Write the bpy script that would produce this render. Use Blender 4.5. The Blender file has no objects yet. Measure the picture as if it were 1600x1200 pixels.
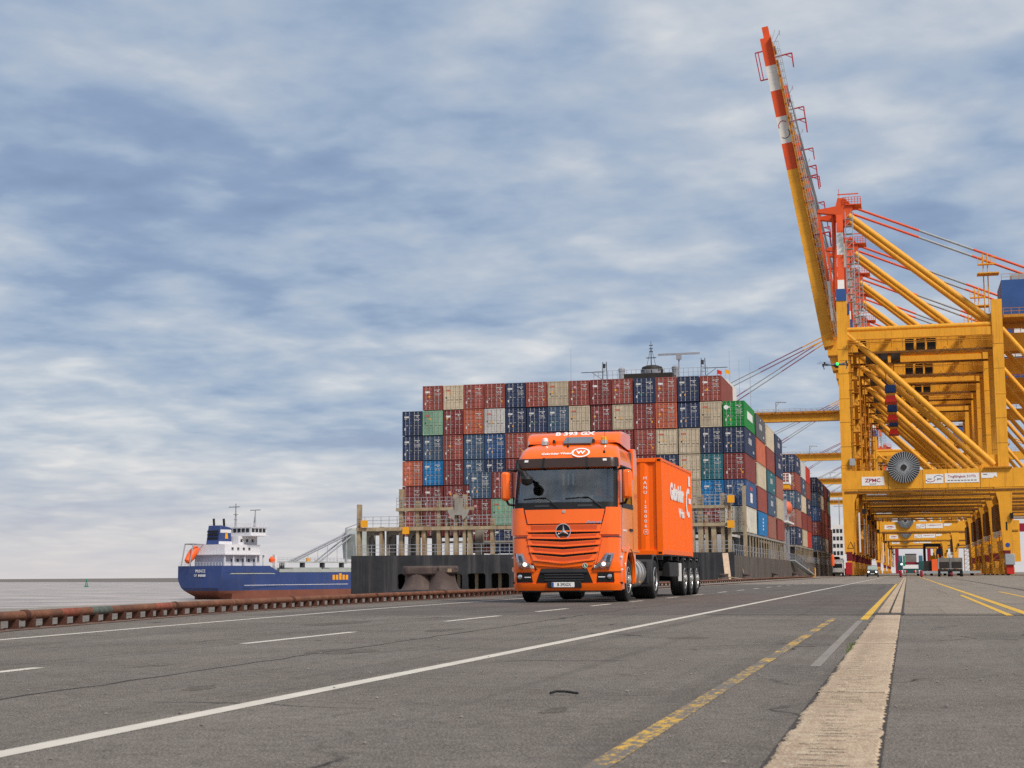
import bpy, bmesh, math, random
from mathutils import Vector, Matrix
random.seed(7)
SC = bpy.context.scene
COL = SC.collection
R = math.radians

# ------------------------------------------------------------------ camera
F, YAW, EYE = 2450.0, R(14.0), 0.62
PITCH, ROLL = math.atan(299 / F), math.atan(.0069)
_f = Vector((-math.sin(YAW) * math.cos(PITCH), math.cos(YAW) * math.cos(PITCH), math.sin(PITCH)))
_r0 = Vector((math.cos(YAW), math.sin(YAW), 0)); _u0 = _r0.cross(_f)
_r = _r0 * math.cos(ROLL) - _u0 * math.sin(ROLL); _u = _u0 * math.cos(ROLL) + _r0 * math.sin(ROLL)
cd = bpy.data.cameras.new('camera'); cam = bpy.data.objects.new('camera', cd); COL.objects.link(cam)
cd.sensor_width = 36; cd.lens = 36 * F / 1600; cd.clip_start = .1; cd.clip_end = 60000
m = Matrix((_r, _u, -_f)).transposed().to_4x4(); m.translation = (0, 0, EYE); cam.matrix_world = m
cd.dof.use_dof = True; cd.dof.focus_distance = 37; cd.dof.aperture_fstop = 9
SC.camera = cam

# ------------------------------------------------------------------ sky, sun, exposure
SUN_DIR = Vector((.62, -.55, .85)).normalized()
w = bpy.data.worlds.new('World'); SC.world = w; w.use_nodes = True
nt = w.node_tree; nt.nodes.clear(); N = nt.nodes; L = nt.links
def nd(t, **k):
    n = N.new(t)
    for a, b in k.items(): setattr(n, a, b)
    return n
def mth(op, a, b=None, c=None):
    n = nd('ShaderNodeMath', operation=op)
    for i, v in enumerate((a, b, c)):
        if v is None: continue
        if isinstance(v, (int, float)): n.inputs[i].default_value = v
        else: L.new(v, n.inputs[i])
    return n.outputs[0]
out = nd('ShaderNodeOutputWorld'); bg = nd('ShaderNodeBackground')
sky = nd('ShaderNodeTexSky', sky_type='NISHITA', sun_disc=False)
sky.sun_elevation = math.asin(SUN_DIR.z); sky.sun_rotation = math.atan2(SUN_DIR.x, SUN_DIR.y)
tc = nd('ShaderNodeTexCoord'); sp = nd('ShaderNodeSeparateXYZ'); L.new(tc.outputs['Generated'], sp.inputs[0])
zc = mth('MAXIMUM', sp.outputs[2], 0.0)
den = mth('ADD', zc, 0.13)
cx = mth('DIVIDE', sp.outputs[0], den); cy = mth('DIVIDE', sp.outputs[1], den)
cv = nd('ShaderNodeCombineXYZ'); L.new(cx, cv.inputs[0]); L.new(cy, cv.inputs[1])
def cnoise(scale, detail, rough, off, dist=0.0, sx=1.0, sy=1.0):
    mp = nd('ShaderNodeMapping'); mp.inputs['Location'].default_value = off; mp.inputs['Scale'].default_value = (sx, sy, 1)
    mp.inputs['Rotation'].default_value = (0, 0, YAW)
    L.new(cv.outputs[0], mp.inputs[0])
    n = nd('ShaderNodeTexNoise', noise_dimensions='2D'); n.inputs['Scale'].default_value = scale; n.inputs['Detail'].default_value = detail
    n.inputs['Roughness'].default_value = rough; n.inputs['Distortion'].default_value = dist
    L.new(mp.outputs[0], n.inputs[0]); return n.outputs['Fac']
n1 = cnoise(.55, 2, .5, (7.7, 2.9, 0))
n2 = cnoise(2.1, 5, .54, (5.5, 1.2, 0), .1)
n3 = cnoise(6.0, 6, .58, (1.3, 7.7, 0))
# puffy cells of the stratocumulus sheet
wn_ = nd('ShaderNodeTexNoise', noise_dimensions='2D'); wn_.inputs['Scale'].default_value = 2.4; wn_.inputs['Detail'].default_value = 4; L.new(cv.outputs[0], wn_.inputs[0])
wv = nd('ShaderNodeVectorMath', operation='MULTIPLY_ADD'); L.new(wn_.outputs['Color'], wv.inputs[0]); wv.inputs[1].default_value = (.55, .55, 0); L.new(cv.outputs[0], wv.inputs[2])
vo_ = nd('ShaderNodeTexVoronoi', feature='SMOOTH_F1', voronoi_dimensions='2D'); vo_.inputs['Scale'].default_value = 3.6; vo_.inputs['Smoothness'].default_value = .6; vo_.inputs['Detail'].default_value = 1; vo_.inputs['Roughness'].default_value = .45; L.new(wv.outputs[0], vo_.inputs['Vector'])
cell = mth('SUBTRACT', .98, vo_.outputs['Distance'])
mixn = mth('ADD', mth('ADD', mth('ADD', mth('MULTIPLY', n1, .36), mth('MULTIPLY', n2, .30)), mth('MULTIPLY', n3, .16)), mth('ADD', mth('MULTIPLY', cell, .15), .024))
ramp = nd('ShaderNodeValToRGB'); e = ramp.color_ramp.elements
e[0].position = .30; e[0].color = (.23, .32, .49, 1)
e[1].position = .68; e[1].color = (.84, .84, .84, 1)
for p, c in ((.40, (.295, .395, .57, 1)), (.455, (.385, .485, .635, 1)), (.52, (.49, .565, .675, 1)), (.59, (.64, .685, .745, 1))):
    k = ramp.color_ramp.elements.new(p); k.color = c
L.new(mixn, ramp.inputs[0])
# haze towards the horizon: pale warm grey
hz = mth('POWER', mth('SUBTRACT', 1.0, mth('MINIMUM', mth('MULTIPLY', zc, 9.0), 1.0)), 1.5)
mxh = nd('ShaderNodeMix', data_type='RGBA'); L.new(mth('MULTIPLY', hz, .88), mxh.inputs[0])
L.new(ramp.outputs[0], mxh.inputs[6]); mxh.inputs[7].default_value = (.79, .735, .725, 1)
# the clear sky behind the cloud sheet
scl = nd('ShaderNodeMix', data_type='RGBA', blend_type='MULTIPLY'); scl.inputs[0].default_value = 1
L.new(sky.outputs[0], scl.inputs[6]); scl.inputs[7].default_value = (.09, .09, .09, 1)
mxs = nd('ShaderNodeMix', data_type='RGBA'); mxs.inputs[0].default_value = .90
L.new(scl.outputs[2], mxs.inputs[6]); L.new(mxh.outputs[2], mxs.inputs[7])
L.new(mxs.outputs[2], bg.inputs[0]); bg.inputs[1].default_value = .95
L.new(bg.outputs[0], out.inputs[0])
sd = bpy.data.lights.new('sun', 'SUN'); sd.energy = 3.5; sd.angle = R(15); sd.color = (1, .905, .80)
so = bpy.data.objects.new('sun', sd); COL.objects.link(so); so.rotation_euler = SUN_DIR.to_track_quat('Z', 'Y').to_euler()
vs = SC.view_settings; vs.view_transform = 'Standard'; vs.look = 'None'; vs.exposure = 0.0; vs.gamma = 1; vs.use_curve_mapping = False
SC.cycles.use_denoising = False; SC.cycles.max_bounces = 6; SC.cycles.transparent_max_bounces = 8

# ------------------------------------------------------------------ helpers
def ray(px, py): return _f + _r * ((px - 800) / F) - _u * ((py - 600) / F)
def gnd(px, py, z=0):
    d = ray(px, py); t = (z - EYE) / d.z; return (d.x * t, d.y * t)
def onY(px, py, Y):
    d = ray(px, py); t = Y / d.y; return (d.x * t, d.z * t + EYE)

class MB:
    def __init__(s): s.v = []; s.f = []
    def add(s, vs, fs):
        o = len(s.v); s.v += [tuple(p) for p in vs]; s.f += [tuple(i + o for i in f) for f in fs]; return s
    def box(s, x0, x1, y0, y1, z0, z1):
        vs = [(x, y, z) for z in (z0, z1) for x, y in ((x0, y0), (x1, y0), (x1, y1), (x0, y1))]
        return s.add(vs, [(0, 3, 2, 1), (4, 5, 6, 7), (0, 1, 5, 4), (1, 2, 6, 5), (2, 3, 7, 6), (3, 0, 4, 7)])
    def prism(s, poly, axis, a, b):
        def P(u, v, c): return (c, u, v) if axis == 'x' else ((u, c, v) if axis == 'y' else (u, v, c))
        n = len(poly); vs = [P(u, v, a) for u, v in poly] + [P(u, v, b) for u, v in poly]
        return s.add(vs, [tuple(range(n))[::-1], tuple(range(n, 2 * n))] + [(i, (i + 1) % n, n + (i + 1) % n, n + i) for i in range(n)])
    def tube(s, p, q, r, n=8, r2=None, caps=True):
        p, q = Vector(p), Vector(q); d = (q - p)
        if d.length < 1e-6: return s
        d.normalize(); a = d.orthogonal().normalized()
        if abs(d.z) < .99: a = Vector((0, 0, 1)).cross(d).normalized()
        b = d.cross(a); r2 = r if r2 is None else r2
        ph = math.pi / n if n == 4 else 0
        vs = [p + (a * math.cos(ph + 2 * math.pi * i / n) + b * math.sin(ph + 2 * math.pi * i / n)) * r for i in range(n)]
        vs += [q + (a * math.cos(ph + 2 * math.pi * i / n) + b * math.sin(ph + 2 * math.pi * i / n)) * r2 for i in range(n)]
        fs = [(i, (i + 1) % n, n + (i + 1) % n, n + i) for i in range(n)]
        if caps: fs += [tuple(range(n))[::-1], tuple(range(n, 2 * n))]
        return s.add(vs, fs)
    def beam(s, p, q, w, h):          # box section between two points, h in the vertical plane
        p, q = Vector(p), Vector(q); d = (q - p).normalized()
        a = Vector((0, 0, 1)).cross(d)
        a = a.normalized() if a.length > 1e-4 else Vector((0, 1, 0))
        b = d.cross(a)
        vs = [c + a * (x * w / 2) + b * (y * h / 2) for c in (p, q) for x, y in ((-1, -1), (1, -1), (1, 1), (-1, 1))]
        return s.add(vs, [(0, 1, 2, 3)[::-1], (4, 5, 6, 7), (0, 1, 5, 4), (1, 2, 6, 5), (2, 3, 7, 6), (3, 0, 4, 7)])
    def path(s, pts, r, n=6):
        for p, q in zip(pts, pts[1:]): s.tube(p, q, r, n)
        return s
    def lathe(s, prof, axis='x', c=(0, 0, 0), n=24):   # prof: (radius, along axis)
        vs = []
        for rr, h in prof:
            for i in range(n):
                a = 2 * math.pi * i / n; u, v = rr * math.cos(a), rr * math.sin(a)
                p = (h, u, v) if axis == 'x' else ((u, h, v) if axis == 'y' else (u, v, h))
                vs.append((p[0] + c[0], p[1] + c[1], p[2] + c[2]))
        fs = []
        for k in range(len(prof) - 1):
            for i in range(n):
                j = (i + 1) % n; fs.append((k * n + i, k * n + j, (k + 1) * n + j, (k + 1) * n + i))
        if prof[0][0] > 1e-5: fs.append(tuple(range(n))[::-1])
        if prof[-1][0] > 1e-5: fs.append(tuple(range((len(prof) - 1) * n, len(prof) * n)))
        return s.add(vs, fs)
    def grid(s, rows):
        n = len(rows[0]); vs = [p for r in rows for p in r]
        return s.add(vs, [(j * n + i, j * n + i + 1, (j + 1) * n + i + 1, (j + 1) * n + i) for j in range(len(rows) - 1) for i in range(n - 1)])
    def sheet(s, poly, z):
        return s.add([(x, y, z) for x, y in poly], [tuple(range(len(poly)))])
    def rail(s, p, q, h=1.1, n=6, r=.03, bars=2, sides=4):
        p, q = Vector(p), Vector(q)
        for i in range(n + 1):
            a = p.lerp(q, i / n); s.tube(a, a + Vector((0, 0, h)), r, sides)
        for k in range(bars):
            o = Vector((0, 0, h * (k + 1) / bars)); s.tube(p + o, q + o, r, sides)
        return s
    def xform(s, M):
        s.v = [tuple(M @ Vector(p)) for p in s.v]; return s
    def mesh(s, name, mat, smooth=False, fix=True):
        me = bpy.data.meshes.new(name); me.from_pydata(s.v, [], s.f)
        if fix:
            bm = bmesh.new(); bm.from_mesh(me); bmesh.ops.remove_doubles(bm, verts=bm.verts, dist=1e-5)
            bmesh.ops.recalc_face_normals(bm, faces=bm.faces); bm.to_mesh(me); bm.free()
        me.materials.append(mat)
        if smooth:
            me.polygons.foreach_set('use_smooth', [True] * len(me.polygons))
            try: me.set_sharp_from_angle(angle=R(38))
            except Exception: pass
        return me
    def build(s, name, mat, parent=None, smooth=False, bevel=0, loc=None):
        o = bpy.data.objects.new(name, s.mesh(name, mat, smooth)); COL.objects.link(o)
        if parent: o.parent = parent
        if loc: o.location = loc
        if bevel:
            b = o.modifiers.new('bevel', 'BEVEL'); b.width = bevel; b.segments = 2; b.limit_method = 'ANGLE'; b.angle_limit = R(40)
            for p in o.data.polygons: p.use_smooth = True
            try: o.data.set_sharp_from_angle(angle=R(50))
            except Exception: pass
        return o
def tag(o, label=None, cat=None, group=None, kind=None):
    for k, v in (('label', label), ('category', cat), ('group', group), ('kind', kind)):
        if v: o[k] = v
    return o
def empty(name, loc, rz=0, label=None, cat=None, group=None):
    o = bpy.data.objects.new(name, None); COL.objects.link(o); o.location = loc; o.rotation_euler = (0, 0, rz)
    return tag(o, label, cat, group)
def link(name, me, parent=None, loc=None, rot=None):
    o = bpy.data.objects.new(name, me); COL.objects.link(o)
    if parent: o.parent = parent
    if loc: o.location = loc
    if rot: o.rotation_euler = rot
    return o
def copy_tree(o, parent=None, skip=()):
    if o.name.split('.')[0] in skip: return None
    c = o.copy(); COL.objects.link(c); c.parent = parent
    for ch in list(o.children): copy_tree(ch, c, skip)
    return c
_txt = {}
def text(name, s, size, mat, parent, M, bold=0.0, sx=1.0, depth=.002, align='CENTER', spacing=1.0):
    k = (s, size, mat.name, bold, sx, depth, align, spacing)
    if k not in _txt:
        cu = bpy.data.curves.new('lettering', 'FONT'); cu.body = s; cu.size = size; cu.align_x = align; cu.align_y = 'CENTER'
        cu.extrude = depth; cu.offset = bold; cu.space_character = spacing; cu.resolution_u = 3
        t = bpy.data.objects.new('tmp', cu); COL.objects.link(t)
        dg = bpy.context.evaluated_depsgraph_get(); me = bpy.data.meshes.new_from_object(t.evaluated_get(dg))
        bpy.data.objects.remove(t); me.materials.clear(); me.materials.append(mat); me.name = 'lettering'
        for v in me.vertices: v.co.x *= sx
        _txt[k] = me
    o = bpy.data.objects.new(name, _txt[k]); COL.objects.link(o); o.parent = parent; o.matrix_local = M
    return o
def frame(loc, right, up):     # matrix whose local x is right and local y is up
    r_ = Vector(right).normalized(); u_ = Vector(up).normalized(); n_ = r_.cross(u_)
    M = Matrix((r_, u_, n_)).transposed().to_4x4(); M.translation = loc; return M

_mats = {}
def M(name, col, rough=.5, metal=0.0, var=.10, vs=1.5, streak=0.0, scol=(.16, .07, .03), bump=0.0, bs=40, coat=0.0, emit=None, es=0, rnd=0.0, spec=.28, streakscale=(2.2, 2.2, .12), fade=0.0):
    if name in _mats: return _mats[name]
    mt = bpy.data.materials.new(name); mt.use_nodes = True; t = mt.node_tree; b = t.nodes['Principled BSDF']
    b.inputs['Roughness'].default_value = rough; b.inputs['Metallic'].default_value = metal
    b.inputs['Coat Weight'].default_value = coat; b.inputs['Coat Roughness'].default_value = .05; b.inputs['Coat IOR'].default_value = 1.5 + .06 * coat
    b.inputs['Specular IOR Level'].default_value = spec
    ln = t.links.new; new = t.nodes.new
    tcn = new('ShaderNodeTexCoord'); oi = new('ShaderNodeObjectInfo')
    add = new('ShaderNodeVectorMath'); add.operation = 'MULTIPLY_ADD'
    ln(oi.outputs['Random'], add.inputs[0]); add.inputs[1].default_value = (37, 17, 71); ln(tcn.outputs['Object'], add.inputs[2])
    nz = new('ShaderNodeTexNoise'); nz.inputs['Scale'].default_value = vs; nz.inputs['Detail'].default_value = 6; nz.inputs['Roughness'].default_value = .62
    ln(add.outputs[0], nz.inputs[0])
    mr = new('ShaderNodeMapRange'); mr.inputs[1].default_value = .28; mr.inputs[2].default_value = .72
    mr.inputs[3].default_value = 1 - var; mr.inputs[4].default_value = 1 + var; ln(nz.outputs['Fac'], mr.inputs[0])
    fac = mr.outputs[0]
    if rnd:
        m2 = new('ShaderNodeMapRange'); m2.inputs[3].default_value = 1 - rnd; m2.inputs[4].default_value = 1 + rnd; ln(oi.outputs['Random'], m2.inputs[0])
        mm = new('ShaderNodeMath'); mm.operation = 'MULTIPLY'; ln(fac, mm.inputs[0]); ln(m2.outputs[0], mm.inputs[1]); fac = mm.outputs[0]
    sc = new('ShaderNodeVectorMath'); sc.operation = 'SCALE'; sc.inputs[0].default_value = col; ln(fac, sc.inputs['Scale'])
    cur = sc.outputs[0]
    if streak:
        mp = new('ShaderNodeMapping'); mp.inputs['Scale'].default_value = streakscale; ln(add.outputs[0], mp.inputs[0])
        n2_ = new('ShaderNodeTexNoise'); n2_.inputs['Scale'].default_value = 1.3; n2_.inputs['Detail'].default_value = 7; n2_.inputs['Roughness'].default_value = .68
        ln(mp.outputs[0], n2_.inputs[0])
        r2 = new('ShaderNodeMapRange'); r2.inputs[1].default_value = .50; r2.inputs[2].default_value = .72; r2.inputs[4].default_value = streak; ln(n2_.outputs['Fac'], r2.inputs[0])
        mx = new('ShaderNodeMix'); mx.data_type = 'RGBA'; ln(r2.outputs[0], mx.inputs[0]); ln(cur, mx.inputs[6]); mx.inputs[7].default_value = (*scol, 1); cur = mx.outputs[2]
    ln(cur, b.inputs['Base Color'])
    if rough > .12:
        rr = new('ShaderNodeMapRange'); rr.inputs[3].default_value = max(.05, rough - .12); rr.inputs[4].default_value = min(1, rough + .12); ln(nz.outputs['Fac'], rr.inputs[0]); ln(rr.outputs[0], b.inputs['Roughness'])
    if bump:
        nb = new('ShaderNodeTexNoise'); nb.inputs['Scale'].default_value = bs; nb.inputs['Detail'].default_value = 4; ln(tcn.outputs['Object'], nb.inputs[0])
        bp = new('ShaderNodeBump'); bp.inputs['Strength'].default_value = bump; bp.inputs['Distance'].default_value = .02; ln(nb.outputs['Fac'], bp.inputs['Height']); ln(bp.outputs[0], b.inputs['Normal'])
    if emit:
        b.inputs['Emission Color'].default_value = (*emit, 1); b.inputs['Emission Strength'].default_value = es
    _mats[name] = mt; return mt

# palette
m_orange = M('orange_paint', (.99, .150, .002), .30, var=.03, coat=1.0, vs=.8, spec=.15)
m_orange_dull = M('orange_plastic', (.60, .06, .006), .6, var=.05)
m_orange_mesh = M('orange_mesh', (.62, .085, .02), .6, var=.1, vs=60)
m_ocont = M('orange_container_paint', (.98, .145, .005), .42, spec=.25, var=.06, streak=.16, scol=(.45, .08, .03))
m_black = M('black_plastic', (.014, .014, .015), .5, var=.2)
m_dark = M('dark_grey', (.045, .045, .05), .55, var=.2)
m_rubber = M('tyre_rubber', (.018, .018, .019), .78, var=.3, vs=8, bump=.2)
m_chrome = M('chrome', (.75, .75, .77), .15, 1.0, var=.05)
m_alu = M('brushed_alloy', (.66, .64, .61), .30, .75, var=.12, vs=6)
m_steel = M('grey_steel', (.22, .22, .23), .5, .4, var=.2)
m_white = M('white_paint', (.74, .73, .71), .5, var=.05)
m_decal = M('white_lettering', (.82, .81, .80), .5, var=.03)
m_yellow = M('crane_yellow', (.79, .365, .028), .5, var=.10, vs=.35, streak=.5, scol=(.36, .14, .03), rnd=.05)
m_ywalk = M('walkway_yellow', (.52, .225, .022), .6, var=.2, vs=1, streak=.4, scol=(.2, .08, .03))
m_brown = M('crane_brown_and_shade', (.20, .085, .018), .7, var=.3, vs=.6, streak=.6, scol=(.06, .035, .02))  # brown for seams and sills; paints underside shade on lower flanges and rail beams
m_corange = M('crane_orange', (.68, .085, .018), .5, var=.08, vs=.4, streak=.2, scol=(.35, .07, .03))
m_cwhite = M('crane_white', (.70, .68, .63), .5, var=.06, vs=.4, streak=.25, scol=(.45, .36, .27))
m_cblue = M('crane_blue', (.035, .09, .26), .5, var=.1, vs=.4)
m_cred = M('crane_red', (.40, .022, .03), .5, var=.12, vs=.5)
m_mauve = M('stay_mauve', (.26, .10, .15), .5)
m_cdark = M('crane_dark', (.03, .025, .022), .6, var=.3)
m_cgrey = M('crane_grey', (.33, .36, .38), .5, var=.1)
m_rust = M('rusty_pipe', (.175, .075, .042), .8, var=.5, vs=3, streak=.6, scol=(.07, .05, .045), bump=.5, bs=30, streakscale=(3, .5, 3))
m_rustd = M('rusty_bracket', (.085, .035, .022), .85, var=.4, vs=5, bump=.4)
m_cast = M('bollard_iron', (.085, .062, .056), .75, var=.3, vs=2, streak=.6, scol=(.17, .135, .115), bump=.5, bs=18)
m_hull = M('hull_black', (.030, .031, .035), .55, var=.35, vs=.5, streak=.7, scol=(.115, .11, .108), streakscale=(1.1, 1.1, .035))
m_hullside = M('hull_grey_brown', (.10, .085, .075), .65, var=.3, vs=.3, streak=.6, scol=(.05, .04, .036), streakscale=(.5, .5, .05))
m_buff = M('deck_buff', (.36, .29, .19), .65, var=.25, vs=.8, streak=1.0, scol=(.20, .08, .025), streakscale=(1.2, 1.2, .3))
m_buffg = M('deck_grey', (.30, .29, .26), .65, var=.2, vs=.6, streak=.6, scol=(.20, .10, .04), streakscale=(1, 1, .25))
m_bluegrey = M('railing_grey', (.30, .31, .34), .6, var=.15)
m_sign = M('sign_white', (.80, .80, .78), .45, var=.03)
m_signred = M('sign_crimson', (.35, .01, .06), .5, var=.03)
m_signgrey = M('sign_grey', (.12, .11, .12), .5, var=.03)
m_signblue = M('sign_blue', (.03, .08, .30), .5, var=.03)
m_sticker = M('sticker_amber', (.80, .36, .02), .5, var=.05)
m_green = M('sticker_green', (.01, .22, .12), .5, var=.05)
m_red = M('red_paint', (.55, .03, .02), .45, var=.08)
m_lifeboat = M('lifeboat_orange', (.85, .13, .03), .45, var=.05)
m_glassdark = M('dark_glass', (.03, .035, .04), .08, var=.05)
m_lamp = M('lamp_glow', (1, 1, 1), .3, emit=(1, .98, .95), es=2.6)
m_led = M('green_led', (.02, .6, .1), .3, emit=(.03, 1, .12), es=2.2)

def glass_mat(name, tint, base):
    mt = bpy.data.materials.new(name); mt.use_nodes = True; t = mt.node_tree; t.nodes.clear()
    o = t.nodes.new('ShaderNodeOutputMaterial'); mx = t.nodes.new('ShaderNodeMixShader'); tr = t.nodes.new('ShaderNodeBsdfTransparent'); gl = t.nodes.new('ShaderNodeBsdfGlossy')
    lw = t.nodes.new('ShaderNodeFresnel'); lw.inputs[0].default_value = 1.5
    nz = t.nodes.new('ShaderNodeTexNoise'); nz.inputs['Scale'].default_value = 2.0
    ad = t.nodes.new('ShaderNodeMath'); ad.operation = 'MULTIPLY_ADD'; t.links.new(nz.outputs['Fac'], ad.inputs[0]); ad.inputs[1].default_value = base; t.links.new(lw.outputs[0], ad.inputs[2])
    tr.inputs[0].default_value = (*tint, 1); gl.inputs[0].default_value = (.8, .82, .85, 1); gl.inputs['Roughness'].default_value = .03
    t.links.new(ad.outputs[0], mx.inputs[0]); t.links.new(tr.outputs[0], mx.inputs[1]); t.links.new(gl.outputs[0], mx.inputs[2]); t.links.new(mx.outputs[0], o.inputs[0])
    return mt
m_glass = glass_mat('cab_glass', (.80, .80, .77), .20)
m_lens = glass_mat('lens_glass', (.9, .92, .93), .12)

def ground_mat(name, c0, c1, speck, crack=1.0, scale=1.0):
    mt = bpy.data.materials.new(name); mt.use_nodes = True; t = mt.node_tree; b = t.nodes['Principled BSDF']; ln = t.links.new; new = t.nodes.new
    tcn = new('ShaderNodeTexCoord')
    def nz(s, d, r, mp=None):
        n = new('ShaderNodeTexNoise'); n.inputs['Scale'].default_value = s; n.inputs['Detail'].default_value = d; n.inputs['Roughness'].default_value = r
        if mp:
            q = new('ShaderNodeMapping'); q.inputs['Scale'].default_value = mp; ln(tcn.outputs['Object'], q.inputs[0]); ln(q.outputs[0], n.inputs[0])
        else: ln(tcn.outputs['Object'], n.inputs[0])
        return n.outputs['Fac']
    def rng(v, a, b_, c, d):
        n = new('ShaderNodeMapRange'); ln(v, n.inputs[0])
        for i, x in enumerate((a, b_, c, d)): n.inputs[i + 1].default_value = x
        return n.outputs[0]
    def mixc(f, a, b_, mode='MIX'):
        n = new('ShaderNodeMix'); n.data_type = 'RGBA'; n.blend_type = mode
        if isinstance(f, float): n.inputs[0].default_value = f
        else: ln(f, n.inputs[0])
        for i, v in ((6, a), (7, b_)):
            if isinstance(v, tuple): n.inputs[i].default_value = (*v, 1)
            else: ln(v, n.inputs[i])
        return n.outputs[2]
    base = mixc(rng(nz(.55, 6, .6), .3, .7, 0, 1), c0, c1)
    # long wheel tracks and wear along the lanes
    base = mixc(rng(nz(1.0, 4, .6, (1.3, .05, 1)), .5, .75, 0, .35), base, tuple(x * .62 for x in c0))
    base = mixc(rng(nz(.9, 5, .7, (.35, 1.6, 1)), .6, .76, 0, .5), base, tuple(x * .55 for x in c0))
    # aggregate
    g = nz(95 * scale, 3, .75)
    base = mixc(rng(g, .53, .64, 0, speck), base, tuple(min(.75, x * 1.9) for x in c1))
    base = mixc(rng(g, .47, .36, 0, speck), base, tuple(x * .3 for x in c0))
    g2 = nz(28 * scale, 4, .7)
    base = mixc(rng(g2, .56, .72, 0, .55), base, tuple(x * .45 for x in c0))
    base = mixc(rng(nz(30 * scale, 4, .7), .44, .30, 0, .4), base, tuple(min(.7, x * 1.6) for x in c1))
    g9 = nz(10 * scale, 5, .75)
    base = mixc(rng(g9, .52, .70, 0, .55), base, tuple(x * .5 for x in c0)); base = mixc(rng(g9, .46, .32, 0, .4), base, tuple(min(.7, x * 1.5) for x in c1))
    st = nz(.16, 6, .7, (1, .55, 1)); base = mixc(rng(st, .55, .70, 0, .5), base, tuple(x * .6 for x in c0))
    # tyre tracks drawn out along the lanes
    tk = nz(2.2, 3, .6, (1.0, .012, 1)); base = mixc(rng(tk, .56, .66, 0, .30), base, tuple(x * .55 for x in c0))
    # fine cracks
    vo = new('ShaderNodeTexVoronoi'); vo.feature = 'DISTANCE_TO_EDGE'; vo.inputs['Scale'].default_value = .33
    wn = new('ShaderNodeTexNoise'); wn.inputs['Scale'].default_value = 1.8; wn.inputs['Detail'].default_value = 5; ln(tcn.outputs['Object'], wn.inputs[0])
    va = new('ShaderNodeVectorMath'); va.operation = 'MULTIPLY_ADD'; ln(wn.outputs['Color'], va.inputs[0]); va.inputs[1].default_value = (.7, .7, 0); ln(tcn.outputs['Object'], va.inputs[2]); ln(va.outputs[0], vo.inputs['Vector'])
    ck = rng(vo.outputs['Distance'], .0, .009, 1, 0)
    ms = rng(nz(.5, 3, .5), .52, .62, 0, crack)
    mu = new('ShaderNodeMath'); mu.operation = 'MULTIPLY'; ln(ck, mu.inputs[0]); ln(ms, mu.inputs[1])
    base = mixc(mu.outputs[0], base, tuple(x * .22 for x in c0))
    ln(base, b.inputs['Base Color'])
    ln(rng(nz(.8, 4, .6), .3, .7, .68, .9), b.inputs['Roughness'])
    b.inputs['Specular IOR Level'].default_value = .15
    hsum = new('ShaderNodeMath'); hsum.operation = 'MULTIPLY_ADD'; ln(mu.outputs[0], hsum.inputs[0]); hsum.inputs[1].default_value = -1.5; ln(g, hsum.inputs[2])
    bp = new('ShaderNodeBump'); bp.inputs['Strength'].default_value = .55; bp.inputs['Distance'].default_value = .008; ln(hsum.outputs[0], bp.inputs['Height']); ln(bp.outputs[0], b.inputs['Normal'])
    return mt
m_asphalt = ground_mat('asphalt', (.114, .098, .083), (.196, .171, .146), 1.0)
m_repair = ground_mat('repair_asphalt', (.098, .084, .074), (.15, .131, .116), .5, .5)
m_yard = ground_mat('yard_pavement', (.19, .16, .128), (.27, .23, .185), .7)
m_far = ground_mat('far_pavement', (.195, .168, .140), (.275, .238, .198), .6, 0.4)
m_concrete = ground_mat('patch_concrete', (.38, .265, .18), (.56, .41, .29), .7, .3)
m_stain = ground_mat('stained_asphalt', (.085, .072, .06), (.15, .128, .106), .9)
m_coping = ground_mat('coping_concrete', (.22, .20, .175), (.34, .31, .27), .4, .6)

def paint_mat(name, col, wear, under):
    mt = M(name, col, .6, var=.12, vs=3)
    t = mt.node_tree; b = t.nodes['Principled BSDF']; src = b.inputs['Base Color'].links[0].from_socket
    tcn = t.nodes.new('ShaderNodeTexCoord'); n = t.nodes.new('ShaderNodeTexNoise'); n.inputs['Scale'].default_value = 26; n.inputs['Detail'].default_value = 6; n.inputs['Roughness'].default_value = .75
    q = t.nodes.new('ShaderNodeMapping'); q.inputs['Scale'].default_value = (1, .45, 1)
    n0 = t.nodes.new('ShaderNodeTexNoise'); n0.inputs['Scale'].default_value = 1.1; n0.inputs['Detail'].default_value = 3
    t.links.new(tcn.outputs['Object'], q.inputs[0]); t.links.new(q.outputs[0], n.inputs[0]); t.links.new(tcn.outputs['Object'], n0.inputs[0])
    ad = t.nodes.new('ShaderNodeMath'); ad.operation = 'MULTIPLY_ADD'; t.links.new(n0.outputs['Fac'], ad.inputs[0]); ad.inputs[1].default_value = .6; t.links.new(n.outputs['Fac'], ad.inputs[2])
    r = t.nodes.new('ShaderNodeMapRange'); t.links.new(ad.outputs[0], r.inputs[0]); r.inputs[1].default_value = wear; r.inputs[2].default_value = wear + .10
    mx = t.nodes.new('ShaderNodeMix'); mx.data_type = 'RGBA'; t.links.new(r.outputs[0], mx.inputs[0]); t.links.new(src, mx.inputs[6]); mx.inputs[7].default_value = (*under, 1)
    t.links.new(mx.outputs[2], b.inputs['Base Color']); return mt
m_linew = paint_mat('road_paint_white', (.60, .55, .47), .97, (.155, .134, .112))
m_liney = paint_mat('road_paint_yellow', (.66, .39, .035), .96, (.17, .155, .14))
m_lineyw = paint_mat('road_paint_yellow_worn', (.62, .37, .04), .71, (.155, .134, .112))
m_linef = paint_mat('road_paint_blotted', (.25, .22, .19), .86, (.19, .165, .14))

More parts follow.
